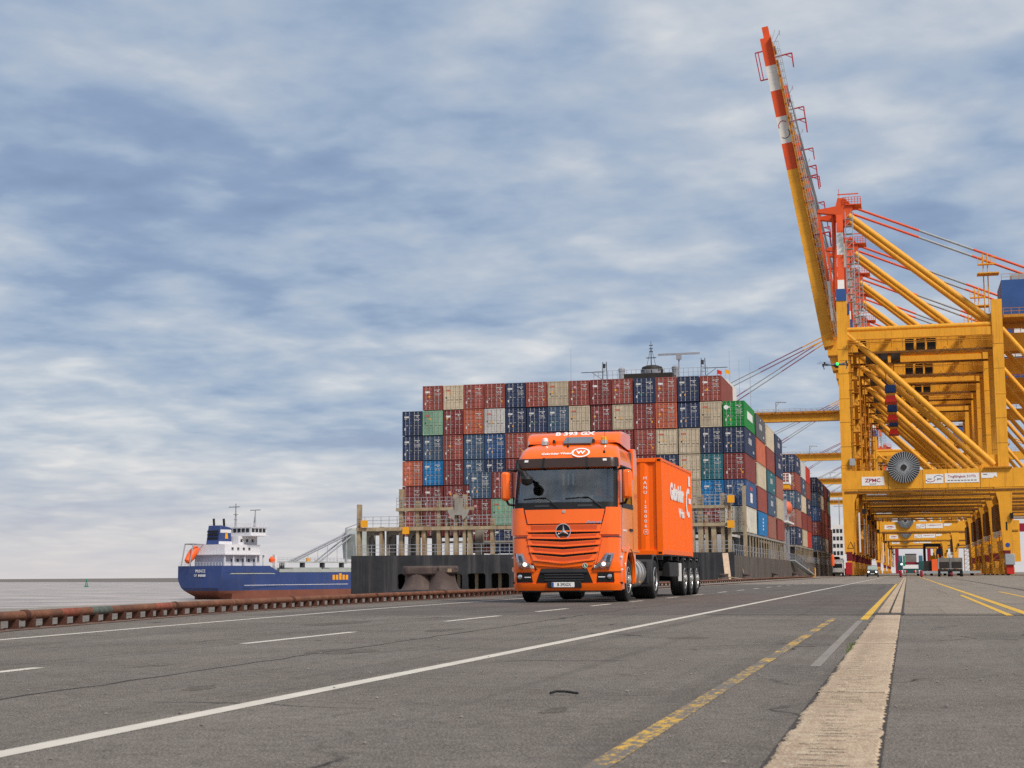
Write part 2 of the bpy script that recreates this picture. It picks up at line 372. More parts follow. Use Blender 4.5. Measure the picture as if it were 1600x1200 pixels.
# ------------------------------------------------------------------ setting
QE = -16.6          # quay edge
def sheet(name, poly, z, mat, kind='structure', label=None):
    o = MB().sheet(poly, z).build(name, mat)
    o['kind'] = kind
    if label: o['label'] = label
    return o
g = MB(); g.sheet([(QE, -40), (2500, -40), (2500, 9000), (QE, 9000)], 0); ground = g.build('ground', m_asphalt); ground['kind'] = 'structure'
sheet('far_pavement', [(QE + .6, 92), (-.55, 90), (-.55, 9000), (QE + .6, 9000)], .004, m_far)
sheet('yard_pavement', [(-.07, 24.6), (2500, 20), (2500, 9000), (-.07, 9000)], .004, m_yard)
q = MB(); q.box(QE - .9, QE - .003, -40, 9000, -9, -.02); o = q.build('quay_wall', M('quay_wall_concrete', (.16, .14, .12), .8, var=.3, streak=.5, scol=(.07, .06, .05))); o['kind'] = 'structure'
q = MB(); q.box(QE - .9, QE + .55, -40, 2000, -.018, .03); o = q.build('quay_coping', m_coping); o['kind'] = 'structure'

def water_mat():
    mt = bpy.data.materials.new('water'); mt.use_nodes = True; t = mt.node_tree; b = t.nodes['Principled BSDF']
    b.inputs['Base Color'].default_value = (.42, .335, .27, 1); b.inputs['Specular IOR Level'].default_value = .28; b.inputs['Roughness'].default_value = .3; b.inputs['IOR'].default_value = 1.33
    tcn = t.nodes.new('ShaderNodeTexCoord'); hs = []
    for s, d, w_ in ((.10, 3, 1.0), (.5, 4, .35)):
        q = t.nodes.new('ShaderNodeMapping'); q.inputs['Scale'].default_value = (1, .55, 1); q.inputs['Rotation'].default_value = (0, 0, .5)
        n = t.nodes.new('ShaderNodeTexNoise'); n.inputs['Scale'].default_value = s; n.inputs['Detail'].default_value = d
        t.links.new(tcn.outputs['Object'], q.inputs[0]); t.links.new(q.outputs[0], n.inputs[0])
        mu = t.nodes.new('ShaderNodeMath'); mu.operation = 'MULTIPLY'; t.links.new(n.outputs['Fac'], mu.inputs[0]); mu.inputs[1].default_value = w_; hs.append(mu.outputs[0])
    q = t.nodes.new('ShaderNodeMapping'); q.inputs['Scale'].default_value = (.02, .045, 1); q.inputs['Rotation'].default_value = (0, 0, -.25)
    n = t.nodes.new('ShaderNodeTexNoise'); n.inputs['Scale'].default_value = 1.0; n.inputs['Detail'].default_value = 8; n.inputs['Roughness'].default_value = .7
    t.links.new(tcn.outputs['Object'], q.inputs[0]); t.links.new(q.outputs[0], n.inputs[0])
    rp = t.nodes.new('ShaderNodeValToRGB'); rp.color_ramp.elements[0].position = .35; rp.color_ramp.elements[0].color = (.15, .115, .09, 1); rp.color_ramp.elements[1].position = .65; rp.color_ramp.elements[1].color = (.58, .48, .40, 1)
    t.links.new(n.outputs['Fac'], rp.inputs[0]); t.links.new(rp.outputs[0], b.inputs['Base Color'])
    ad = t.nodes.new('ShaderNodeMath'); t.links.new(hs[0], ad.inputs[0]); t.links.new(hs[1], ad.inputs[1])
    bp = t.nodes.new('ShaderNodeBump'); bp.inputs['Strength'].default_value = 1.0; bp.inputs['Distance'].default_value = 1.1; t.links.new(ad.outputs[0], bp.inputs['Height']); t.links.new(bp.outputs[0], b.inputs['Normal'])
    return mt
WL = -6.0
o = sheet('water', [(-26000, -3000), (QE - .8, -3000), (QE - .8, 9000), (3000, 9000), (3000, 30000), (-26000, 30000)], WL, water_mat())
_a = [gnd(x, 909.5, WL) for x in range(-500, 700, 100)]
dark_band = MB(); dark_band.sheet(_a + [(p[0] * 12, p[1] * 12) for p in reversed(_a)], WL + .12)  # dark sheet added over the far water, its darker tone given by colour
o = dark_band.build('dark_water_band', M('dark_water_tone', (.155, .13, .115), .75, var=.25, vs=.004)); o['kind'] = 'structure'

sheet('repair_asphalt', [(-10.6, 24.1), (-.66, 24.1), (-.66, 90), (-10.6, 90.5)], .0011, m_repair)
# road markings -----------------------------------------------------
def strip(name, x0, x1, y0, y1, z, mat):
    n = max(1, int((y1 - y0) / 4)); mb = MB()
    mb.grid([[(x0, y0 + (y1 - y0) * i / n, z), (x1, y0 + (y1 - y0) * i / n, z)] for i in range(n + 1)])
    o = mb.build(name, mat); o['kind'] = 'structure'; return o
strip('white_line', -3.21, -3.09, -2, 91, .0022, m_linew); strip('white_line', -3.21, -3.09, 91, 900, .0075, m_linew)
pts = [(-8.4, 6), (-9.02, 14.5), (-9.36, 19.2), (-9.9, 28), (-10.1, 40.5), (-10.3, 60), (-10.3, 90)]
mb = MB(); mb.grid([[(x - .055, y, .0022), (x + .055, y, .0022)] for x, y in pts]); o = mb.build('edge_line', m_linew); o['kind'] = 'structure'
for i, (a, b) in enumerate([(6.9, 10.0), (13.83, 16.87), (20.8, 23.8), (26.3, 28.8), (31.1, 33.2), (35.7, 37.5), (41.3, 43.5), (46.8, 49)] + [(53 + 6.2 * k, 55.6 + 6.2 * k) for k in range(30)]):
    xd = -5.92 if a < 8 else (-6.06 if a < 15 else -6.155); strip('lane_dash', xd - .055, xd + .055, a, b, .0075 if a > 88 else .0022, m_linew)
strip('yellow_line', -1.045, -.955, 3, 22.3, .0022, m_lineyw)
strip('yellow_line', -.635, -.53, 21.7, 300, .0022, m_liney)
strip('yellow_line', 1.62, 1.76, 23.5, 240, .007, m_liney)
strip('yellow_line', 1.345, 1.445, 23.5, 44.5, .007, m_liney)
strip('yellow_line', 2.73, 2.83, 36, 52, .007, m_liney)
strip('painted_out_line', -.655, -.585, 10.8, 21.2, .0022, m_linef)
# the rough concrete strip with ragged edges, in separate cast pieces
rs = random.Random(3)
prevL = None; y = 2.0; k = 0
par = sheet('strip_bed', [(-.483, 1.5), (-.103, 1.5), (-.103, 23.9), (-.483, 23.9)], .0022, M('strip_joint', (.055, .048, .042), .9, var=.3, vs=6))
while y < 23.6:
    ln_ = rs.uniform(1.6, 3.4); y1 = min(23.7, y + ln_)
    nseg = int(ln_ / .045) + 2; L_ = []; Rr = []
    for i in range(nseg + 1):
        yy = y + .006 + (y1 - y - .012) * i / nseg
        L_.append((-.462 + rs.uniform(-.016, .010) + .006 * math.sin(yy * 5), yy)); Rr.append((-.118 + rs.uniform(-.010, .010), yy))
    h = .012 + rs.uniform(-.001, .001); mb = MB(); mb.grid([[(a[0], a[1], .0045), (a[0] + .012, a[1], h), (b[0] - .01, b[1], h), (b[0], b[1], .0045)] for a, b in zip(L_, Rr)])
    mb.build('concrete_piece', m_concrete, par); y = y1
# grooves worn in the strip: narrow dark bars across
m_groove = M('groove_dirt', (.09, .075, .06), .95, var=.4, vs=8)
yy = 4.2
while yy < 14:
    xa = rs.uniform(-.40, -.33); xb = xa + rs.uniform(.07, .17)
    mb = MB(); n = 6; top = [(xa + (xb - xa) * i / n, yy + rs.uniform(-.004, .012)) for i in range(n + 1)]; bot = [(x, v - rs.uniform(.004, .014)) for x, v in top]
    mb.sheet(bot + top[::-1], .0145); mb.build('groove', m_groove, par); yy += rs.uniform(.07, .17) * (1 + (yy - 4) * .06)
# crane cable slot beyond it
sb = sheet('cable_slot', [(-.48, 24.9), (-.08, 24.9), (-.08, 260), (-.48, 260)], .0045, M('slot_dark', (.05, .045, .04), .85, var=.3))
for a, b in ((-.462, -.30), (-.262, -.115)):
    yy = 25.0
    while yy < 250:
        l2 = 3.0 if yy < 90 else 20
        MB().box(a, b, yy, yy + l2 - .02, .006, .02).build('slot_cover', m_concrete, sb); yy += l2
o = sheet('expansion_joint', [(-3.0, 24.05), (-.5, 23.88), (60, 19.9), (60, 20.02), (-.5, 24.0), (-3, 24.15)], .0062, M('joint_tar', (.03, .028, .027), .8, var=.2))
o = sheet('tar_patch', [(-.52, 24.0), (-.06, 23.95), (-.05, 24.85), (-.50, 24.9)], .0078, M('tar_patch', (.055, .052, .05), .85, var=.3, vs=6))
rj = random.Random(8); jp = []
for k in range(60):
    t = k / 59; px = 560 * t * 1.6; py = 1079.5 - (1079.5 - 1002.5) * t * 1.6 + 6 * (t * 1.6) * (1 - t * 1.6) if t < .625 else None
    x0, y0 = -4.55 - .45 * t, 6.0 + 24 * t
    jp.append((x0 + rj.uniform(-.03, .03), y0))
mb = MB(); mb.grid([[(x - rj.uniform(.004, .018), y, .0018), (x + rj.uniform(.004, .018), y, .0018)] for x, y in jp]); o = mb.build('lane_joint', M('joint_tar', (.03, .028, .027))); o['kind'] = 'structure'
# landside rail groove
pts = [(3.2, 24), (3.78, 55.6), (4.2, 110), (4.94, 223), (5, 600)]
mb = MB(); mb.grid([[(x - .07, y, .0072), (x + .07, y, .0072)] for x, y in pts]); o = mb.build('rail_groove', M('slot_dark', (.05, .045, .04))); o['kind'] = 'structure'
for xr in (-10.5, 18.2):
    o = MB().box(xr - .05, xr + .05, 60, 1500, .004, .05).build('crane_rail', m_rustd); o['kind'] = 'structure'
# small litter
cx0, cy0 = gnd(883, 1086.5)
mb = MB(); mb.path([(cx0 - .075, cy0 - .02, .012), (cx0 - .05, cy0 + .015, .02), (cx0, cy0 + .02, .018), (cx0 + .07, cy0 - .005, .012)], .007, 6)
tag(mb.build('rubber_strip', m_black, smooth=True), 'short black rubber strip lying on the asphalt in the foreground', 'rubber strip')
rl = random.Random(11)
tuft = MB(); tx, ty = gnd(1330, 1012)
for i in range(110):
    a = rl.uniform(0, 6.28); bx, by = tx + rl.gauss(0, .014), ty + rl.uniform(-.9, .6); h = rl.uniform(.008, .034); wd = .002
    tuft.add([(bx - wd, by, 0), (bx + wd, by, 0), (bx + math.cos(a) * h * .6, by + math.sin(a) * h * .6, h)], [(0, 1, 2)])
o = tuft.build('grass', M('grass_blades', (.10, .14, .03), .7, var=.3)); tag(o, 'small green grass tuft at the edge of the concrete strip', None, None, 'stuff')
peb = MB()
for i in range(260):
    x, y = rl.uniform(-6, 2.5), rl.uniform(3.5, 16); s_ = rl.uniform(.003, .011)
    peb.lathe([(0, 0), (s_, s_ * .3), (s_ * .7, s_ * .8), (0, s_)], 'z', (x, y, .001), 5)
o = peb.build('gravel', M('grit', (.22, .20, .18), .9, var=.5)); tag(o, 'scattered grit and pebbles on the asphalt', None, None, 'stuff')

ro = random.Random(4)
for i, (sx, sy, sr) in enumerate([(-4.6, 12.5, .32), (-2.1, 15.5, .22), (.9, 11.0, .20), (-7.4, 20, .5), (-1.6, 7.2, .09), (1.3, 16.5, .3), (-5.2, 17.5, .28), (-3.9, 8.3, .12)]):
    n = 26; ph = [ro.uniform(0, 6.28) for _ in range(3)]
    pl_ = [(sx + sr * (.7 + .18 * math.sin(2 * a + ph[0]) + .12 * math.sin(3 * a + ph[1]) + ro.uniform(-.06, .06)) * math.cos(a), sy + sr * 2.2 * (.7 + .18 * math.sin(2 * a + ph[0]) + .12 * math.sin(5 * a + ph[2])) * math.sin(a)) for a in [2 * math.pi * k / n for k in range(n)]]
    o = MB().sheet(pl_, .0014 if sy < 23.9 else .002).build('oil_stain', m_stain); o['kind'] = 'structure'
# quay pipe guard ---------------------------------------------------
PIPE = [(-8.6, 6), (-10.7, 17.15), (-11.68, 24), (-12.3, 34.5), (-12.45, 48), (-12.7, 70), (-13.0, 100), (-13.3, 130), (-13.6, 170), (-13.8, 240)]
def along(pts, d):
    for p, q in zip(pts, pts[1:]):
        l = math.dist(p, q)
        if d <= l: t = d / l; return (p[0] + (q[0] - p[0]) * t, p[1] + (q[1] - p[1]) * t)
        d -= l
    return pts[-1]
guard = empty('pipe_guard', (0, 0, 0), 0, 'rusty brown steel pipe on short feet along the quay', 'pipe guard')
tot = sum(math.dist(p, q) for p, q in zip(PIPE, PIPE[1:])); d = 0
while d < tot - .5:
    l = 6.0 if d < 60 else 24
    pp = [along(PIPE, min(tot, d + l * i / 3)) for i in range(4)]
    mb = MB()
    for a, b in zip(pp, pp[1:]): mb.tube((a[0], a[1], .165), (b[0], b[1], .165), .058, 14)
    mb.build('pipe', m_rust, guard, smooth=True)
    e_ = pp[-1]; f_ = along(PIPE, min(tot, d + l + .12))
    MB().tube((e_[0], e_[1], .165), (f_[0], f_[1], .165), .070, 14).build('coupling', m_rustd, guard, smooth=True)
    d += l
d = .4; rb = random.Random(5)
for dd, cc in ((13.2, (.26, .075, .045)), (14.3, (.10, .12, .10)), (17.0, (.27, .08, .05))):
    a = along(PIPE, dd); b = along(PIPE, dd + rb.uniform(.35, .9)); MB().tube((a[0], a[1], .165), (b[0], b[1], .165), .0595, 14).build('paint_remnant', M('pipe_paint_%d' % (dd * 10), cc, .8, var=.4, vs=9, streak=.9, scol=(.13, .06, .035), streakscale=(6, 1, 6)), guard, smooth=True)
def foot_mesh():
    mb = MB(); mb.box(-.045, .045, -.05, .05, .0, .14); mb.box(-.07, .07, -.10, .10, 0, .015); return mb.mesh('foot', m_rustd)
fm = foot_mesh()
while d < tot:
    x, y = along(PIPE, d); x2, y2 = along(PIPE, min(tot, d + .2))
    o = link('foot', fm, guard, (x, y, 0), (0, 0, math.atan2(y2 - y, x2 - x) + rb.uniform(-.06, .06))); d += (.56 if d < 60 else 1.4) * rb.uniform(.9, 1.12)
mb = MB(); mb.grid([[(x - .25, y, .006), (x + .30, y, .006)] for x, y in PIPE]); o = mb.build('guard_bed', M('rust_stain', (.16, .10, .075), .9, var=.4, vs=3)); o['kind'] = 'structure'

# bollards ----------------------------------------------------------
def double_bollard(loc, rz, sc, label):
    r = empty('mooring_bollard', loc, rz, label, 'bollard', 'mooring bollards along the quay')
    MB().box(-1.25, 1.25, -.65, .65, 0, .16).build('base', m_dark, r, bevel=.03)
    for sx in (-.42, .42):
        mb = MB(); prof = [(.66, .16), (.58, .22), (.50, .38), (.45, .58), (.44, .80)]
        mb.lathe(prof, 'z', (sx, 0, 0), 20); mb.build('post', m_cast, r, smooth=True)
    for x0, x1, z0, yy in ((-.95, .30, .66, .46), (.31, .95, .70, .42)):
        MB().prism([(x0, -yy * .6), (x0 + .16, -yy), (x1 - .06, -yy), (x1, -yy * .8), (x1, yy * .8), (x1 - .06, yy), (x0 + .16, yy), (x0, yy * .6)] if x0 < 0 else [(x0, -yy), (x1 - .14, -yy), (x1, -yy * .55), (x1, yy * .55), (x1 - .14, yy), (x0, yy)], 'z', z0, .98).build('cap', m_cast, r, bevel=.07)
    MB().box(.66, .80, -.426, -.42, .76, .88).build('number_tag', M('tag_tan', (.35, .27, .18), .7), r)
    r.scale = (sc,) * 3; return r
double_bollard((-14.98, 49.0, .03), R(8), .93, 'large rusty double mooring bollard, nearest to the camera left of the truck')
for i, (y, s_, nm) in enumerate([(135.5, .62, 'second'), (155, .66, 'third'), (189.5, .7, 'fourth'), (224, .75, 'fifth')]):
    double_bollard((-15.2, y, .03), R(80), s_, 'brown double mooring bollard by the grey hull, %s from the camera' % nm)
# black fender base bits beside the near bollard
tag(MB().box(-13.4, -12.95, 48.2, 49.6, .004, .18).build('steel_sill', m_dark, bevel=.02), 'dark low steel sill beside the large mooring bollard', 'sill')

# ------------------------------------------------------------------ truck tractor
TX, TY = -7.5, 34.8
TR = empty('truck_tractor', (TX, TY, 0), 0, 'bright orange truck tractor with tall cab and lit headlights driving on the quay road', 'truck')
def interp(tab, z):
    if z <= tab[0][0]: return tab[0][1]
    for (a, va), (b, vb) in zip(tab, tab[1:]):
        if z <= b:
            t = (z - a) / (b - a); return va + (vb - va) * t
    return tab[-1][1]
FT = [(.27, .08), (.40, .02), (.60, 0), (.9, -.02), (1.76, .03), (2.1, .07), (2.26, .10), (3.03, .28), (3.23, .33), (3.36, .40), (3.48, .52), (3.58, .70), (3.65, .92), (3.70, 1.25)]
WT = [(.27, 1.22), (.5, 1.245), (2.1, 1.25), (3.03, 1.22), (3.3, 1.19), (3.5, 1.14), (3.62, 1.06), (3.70, .92)]
RC, BU, YB = .30, .07, 2.25
def P(t, z):
    w_, f_ = interp(WT, z), interp(FT, z); s = 1 if t >= 0 else -1; a = abs(t); xi = w_ - RC
    if a <= 1: x = xi * a; y = f_ + BU * a * a
    elif a <= 2: th = (a - 1) * math.pi / 2; x = xi + RC * math.sin(th); y = f_ + BU + RC * (1 - math.cos(th))
    else: x = w_; y0 = f_ + BU + RC; y = y0 + (YB - y0) * (a - 2)
    return Vector((s * x, y, z))
def Nrm(t, z):
    e = .01
    a = P(min(3, t + e), z) - P(max(-3, t - e), z); b = P(t, min(3.70, z + e)) - P(t, max(.27, z - e)); n = a.cross(b).normalized()
    c = P(t, z) - Vector((0, 1.3, z)); c.z = .2
    return n if n.dot(c) > 0 else -n
def PO(t, z, d): return P(t, z) + Nrm(t, z) * d
def x2t(x):
    xi = 1.25 - RC; a = abs(x); s = 1 if x >= 0 else -1
    return s * (a / xi if a <= xi else 1 + math.asin(min(1, (a - xi) / RC)) / (math.pi / 2))
def shell(zs, ts, d, skip):
    mb = MB()
    for i in range(len(zs) - 1):
        for j in range(len(ts) - 1):
            zc_, tc_ = (zs[i] + zs[i + 1]) / 2, (ts[j] + ts[j + 1]) / 2
            if skip(tc_, zc_): continue
            mb.add([PO(ts[j], zs[i], d), PO(ts[j + 1], zs[i], d), PO(ts[j + 1], zs[i + 1], d), PO(ts[j], zs[i + 1], d)], [(0, 1, 2, 3)])
    return mb
ZS = [.27, .33, .40, .5, .6, .75, .9, 1.12, 1.4, 1.76, 1.95, 2.1, 2.26, 2.45, 2.65, 2.85, 3.03, 3.13, 3.23, 3.30, 3.36, 3.42, 3.48, 3.53, 3.58, 3.62, 3.65, 3.68, 3.70]
TS = [-3, -2.75, -2.5, -2.3, -2.15, -2.04, -2, -1.85, -1.7, -1.5, -1.3, -1.15, -1, -.8, -.6, -.4, -.2, 0]; TS = TS + [-t for t in TS[:-1]][::-1]
win = lambda t, z: (abs(t) < 1.5 and 2.26 < z < 3.03) or (2.15 < abs(t) < 2.75 and 2.26 < z < 3.03)
arch = lambda t, z: abs(t) > 2.04 and z < 1.12
mb = shell(ZS, TS, 0, lambda t, z: win(t, z) or arch(t, z))
mb.add([P(t, 3.70) for t in TS], [tuple(range(len(TS)))])
mb.add([(-1.25, YB, 1.12), (1.25, YB, 1.12), (1.22, YB, 3.03), (.92, YB, 3.70), (-.92, YB, 3.70), (-1.22, YB, 3.03)], [(0, 1, 2, 3, 4, 5)])
cab = mb.build('cab_body', m_orange, TR, smooth=True)
m_int = M('cab_interior', (.11, .11, .105), .8, var=.2)
mb = shell(ZS[8:20], TS, -.04, win); mb.box(-1.2, 1.2, .35, 2.2, 1.5, 1.55); mb.box(-1.2, 1.2, 2.14, 2.18, 1.5, 3.5); mb.box(-1.15, 1.15, .5, 2.15, 3.12, 3.15)
mb.build('interior_lining', m_int, TR)
def patch(name, mat, zb, zt, tb, tt, d0, d1, vz=0, T=1.0, nt_=14, nz_=4, parent=None, smooth=True):
    mb = MB(); rows = []
    def pt(i, j, d):
        v = j / nz_; u = i / nt_
        t = (tb[0] + (tb[1] - tb[0]) * u) * (1 - v) + (tt[0] + (tt[1] - tt[0]) * u) * v
        z = zb + (zt - zb) * v - vz * max(0, 1 - abs(t) / T)
        return PO(t, z, d)
    A = [[pt(i, j, d1) for i in range(nt_ + 1)] for j in range(nz_ + 1)]
    B = [[pt(i, j, d0) for i in range(nt_ + 1)] for j in range(nz_ + 1)]
    mb.grid(A); mb.grid(B)
    for a, b in ((A[0], B[0]), (A[-1], B[-1])): mb.grid([a, b])
    for k in (0, -1): mb.grid([[r[k] for r in A], [r[k] for r in B]])
    return mb.build(name, mat, parent or TR, smooth=smooth)
def patchx(name, mat, zb, zt, xb, xt, d0, d1, **k): return patch(name, mat, zb, zt, tuple(map(x2t, xb)), tuple(map(x2t, xt)), d0, d1, **k)

# windscreen, visor, black surround
patch('windscreen', m_glass, 2.24, 3.05, (-1.48, 1.48), (-1.48, 1.48), .002, .006, nt_=20, nz_=6)
for s in (-1, 1):
    a, b = (1.40, 1.62) if s > 0 else (-1.62, -1.40)
    patch('pillar_trim', m_black, 2.14, 3.06, (a, b), (a, b), .0, .014, nt_=4, nz_=6)
    a, b = (2.13, 2.77) if s > 0 else (-2.77, -2.13)
    patch('side_window', m_glass, 2.24, 3.05, (a, b), (a, b), .002, .006, nt_=4)
    for a, b in ((2.09, 2.16), (2.74, 2.81)):
        patch('window_frame', m_black, 2.2, 3.06, (s * a, s * b), (s * a, s * b), 0, .012, nt_=2)
    patch('window_sill', m_black, 2.14, 2.25, (s * 2.05, s * 2.85), (s * 2.05, s * 2.85), 0, .014, nt_=4)
    patch('rain_strip', m_black, 3.05, 3.11, (s * 1.9, s * 2.85), (s * 1.9, s * 2.85), 0, .03, nt_=6)
    # door edges and handle
    for a in (2.03, 2.86): patch('door_seam', m_black, 1.14, 2.2, (s * a, s * (a + .010)), (s * a, s * (a + .010)), -.002, .0025, nt_=1)
    patch('door_handle', m_black, 1.62, 1.68, (s * 2.62, s * 2.80), (s * 2.62, s * 2.80), 0, .03, nt_=3)
patch('black_panel', m_black, 2.10, 2.26, (-1.55, 1.55), (-1.55, 1.55), 0, .010, nt_=20)
for x in (-.52, .48): patchx('air_vent', m_dark, 2.155, 2.20, (x - .17, x + .17), (x - .17, x + .17), .01, .02, nt_=4)
m_visor = M('smoked_visor', (.055, .035, .03), .18, var=.1)
patch('sun_visor', m_visor, 3.04, 3.235, (-1.55, 1.55), (-1.55, 1.55), .09, .105, nt_=24)
for t in (-1.45, -.55, .55, 1.45): patch('visor_bracket', m_black, 3.03, 3.24, (t - .03, t + .03), (t - .03, t + .03), 0, .11, nt_=2)
for s in (-1, 1): patch('marker_lamp', m_decal, 3.17, 3.22, (s * 1.02 - .07, s * 1.02 + .07), (s * 1.02 - .07, s * 1.02 + .07), .105, .118, nt_=3)
# wipers
for x in (-.55, .45):
    mb = MB(); y = -.005
    mb.path([PO(x2t(x + .42), 2.14, .04), PO(x2t(x + .12), 2.36, .05), PO(x2t(x - .02), 2.36, .045)], .011, 6)
    mb.path([PO(x2t(x - .42), 2.335, .03), PO(x2t(x - .1), 2.36, .03), PO(x2t(x + .14), 2.355, .03)], .009, 6)
    mb.build('wiper', m_black, TR, smooth=True)
# hood panel, corner blades, grille
patchx('hood_panel', m_orange, 1.775, 2.095, (-.84, .84), (-.92, .92), 0, .022, nt_=16)
patch('hood_gap', m_black, 1.752, 1.777, (-.89, .89), (-.89, .89), -.002, .004, nt_=16, nz_=1)
for s in (-1, 1):
    patch('corner_blade', m_orange, 1.52, 2.13, (s * .86, s * 1.75), (s * 1.02, s * 1.72), 0, .055, nt_=8, nz_=6)
    patch('blade_gap', m_dark, 1.50, 2.09, (s * .83, s * .87), (s * .985, s * 1.025), 0, .006, nt_=1, nz_=6)
    patch('corner_seam', m_dark, 1.455, 1.475, (s * .92, s * 2.0), (s * .92, s * 2.0), -.002, .004, nt_=6, nz_=1)
patch('grille_back', m_black, .90, 1.75, (-.74, .74), (-.90, .90), -.002, .006, vz=.08, nt_=20, nz_=6)
SL = [(1.585, 1.748, .86, .86, 0), (1.445, 1.552, .85, .845, .025), (1.300, 1.412, .83, .84, .055), (1.145, 1.262, .79, .815, .075), (.965, 1.105, .70, .76, .09)]
for zb, zt, hb, ht, vz in SL:
    o = patchx('grille_slat', m_orange, zb, zt, (-hb, hb), (-ht, ht), .004, .040, vz=vz, nt_=20, nz_=2)
    patchx('grille_mesh', m_orange_mesh, zb + .045, zt - .012, (-hb + .11, hb - .11), (-ht + .09, ht - .09), .038, .043, vz=vz, nt_=20, nz_=1, parent=o)
    o2 = patchx('slat_lip', m_orange, zb, zb + .03, (-hb, hb), (-hb, hb), .038, .062, vz=vz, nt_=20, nz_=1, parent=o)
# lower chin following the V
patchx('grille_chin', m_orange, .86, .945, (-.66, .66), (-.72, .72), 0, .03, vz=.07, nt_=20, nz_=2)
for s in (-1, 1): patchx('cheek', m_orange, .80, 1.44, (s * .74, s * 1.18), (s * .88, s * 1.2), 0, .03, nt_=8, nz_=6)
# round badge
y0 = P(0, 1.6).y
mb = MB(); mb.lathe([(.150, -.015), (.150, -.05)], 'y', (0, y0, 1.60), 32); st = mb.build('emblem', m_black, TR, smooth=True)
mb = MB(); mb.lathe([(.148, -.04), (.160, -.066), (.176, -.066), (.184, -.035)], 'y', (0, y0, 1.60), 36); mb.build('emblem_ring', m_chrome, st, smooth=True)
mb = MB()
for k in range(3):
    a = math.pi / 2 + k * 2 * math.pi / 3; tip = (.155 * math.cos(a), .155 * math.sin(a))
    for s in (-1, 1):
        b = a + s * math.pi / 3; base = (.036 * math.cos(b), .036 * math.sin(b))
        mb.add([(0, y0 - .085, 1.60), (tip[0], y0 - .062, 1.60 + tip[1]), (base[0], y0 - .055, 1.60 + base[1])], [(0, 1, 2)])
mb.build('emblem_star', m_chrome, st)
mb = MB(); mb.lathe([(0, -.03), (.035, -.028), (.045, -.005), (.045, .02)], 'y', (.0, P(0, 2.04).y - .01, 2.045), 16); mb.build('hood_badge', m_alu, TR, smooth=True)
text('model_lettering', 'Actros', .085, m_chrome, TR, frame(PO(x2t(.69), 1.80, .032), (1, .05, 0), (0, .15, 1)), .002, 1.5)
# headlights
for s in (-1, 1):
    hb = patch('headlight', m_black, .745, 1.12, (s * .66, s * 1.20), (s * 1.0, s * 1.42), 0, .024, nt_=8, nz_=6)
    patch('reflector', m_chrome, .765, 1.10, (s * .72, s * 1.16), (s * 1.04, s * 1.38), .024, .030, nt_=8, nz_=6, parent=hb)
    patch('inner_trim', m_black, .90, 1.06, (s * 1.0, s * 1.18), (s * 1.10, s * 1.26), .030, .036, nt_=3, nz_=3, parent=hb)
    c = PO(s * .955, .865, .045); mb = MB(); mb.lathe([(.042, .03), (.045, -.0), (.034, -.012), (0, -.016)], 'y', c, 16); mb.build('low_beam', m_lamp, hb, smooth=True)
    patch('indicator', m_decal, .775, .84, (s * .72, s * .80), (s * .74, s * .84), .030, .038, nt_=2, nz_=2, parent=hb)
    patch('lens', m_lens, .755, 1.11, (s * .70, s * 1.18), (s * 1.02, s * 1.40), .064, .067, nt_=8, nz_=6, parent=hb)
    fg = patchx('fog_recess', m_black, .455, .675, (s * .74, s * 1.13), (s * .77, s * 1.12), -.002, .012, nt_=6)
    c = PO(x2t(s * 1.03), .585, .03); mb = MB(); mb.lathe([(.05, .02), (.052, -.01), (.035, -.02), (0, -.02)], 'y', c, 14); mb.build('fog_lamp', m_chrome, fg, smooth=True)
    patchx('day_lamp', m_decal, .565, .585, (s * .78, s * .93), (s * .78, s * .93), .012, .02, nt_=3, nz_=1, parent=fg)
    patch('bumper_edge', m_orange, .70, .80, (s * .72, s * 2.0), (s * .72, s * 2.0), 0, .035, nt_=8, nz_=2)
lg = patchx('bumper_grille', m_black, .445, .765, (-.66, .66), (-.53, .53), -.002, .012, nt_=16)
for z in (.50, .56, .62): patchx('grille_bar', m_dark, z, z + .025, (-.45, .45), (-.45, .45), .012, .03, nt_=8, nz_=1, parent=lg)
patchx('bumper_bar', m_dark, .68, .755, (-.55, .55), (-.52, .52), .012, .045, nt_=10, nz_=2, parent=lg)
patch('bumper_lip', m_orange, .285, .435, (-2.0, 2.0), (-2.0, 2.0), 0, .03, nt_=26, nz_=3)
patchx('splitter', m_black, .24, .285, (-1.1, 1.1), (-1.1, 1.1), -.05, .02, nt_=16, nz_=1)
yb_ = P(0, .42).y
MB().box(-.38, .40, yb_ - .075, yb_ + .02, .335, .475).build('plate_holder', m_black, TR, bevel=.015)
pl = MB().box(-.27, .25, yb_ - .084, yb_ - .0755, .350, .460).build('number_plate', m_sign, TR)
MB().box(-.265, -.225, yb_ - .087, yb_ - .0845, .354, .456).build('plate_band', m_signblue, pl)
text('plate_lettering', 'B 393GX', .098, m_black, pl, frame((.015, yb_ - .0855, .404), (1, 0, 0), (0, 0, 1)), .001, .86)
# round L sticker
c = PO(x2t(.49), .83, .04)
mb = MB(); mb.lathe([(.056, 0), (.056, -.004)], 'y', c, 20); sg = mb.build('round_sticker', m_decal, TR)
mb = MB(); mb.lathe([(.048, -.0045), (.048, -.007)], 'y', c, 20); mb.build('sticker_disc', m_green, sg)
text('sticker_letter', 'L', .07, m_decal, sg, frame((c.x, c.y - .0085, c.z), (1, 0, 0), (0, 0, 1)), .003)
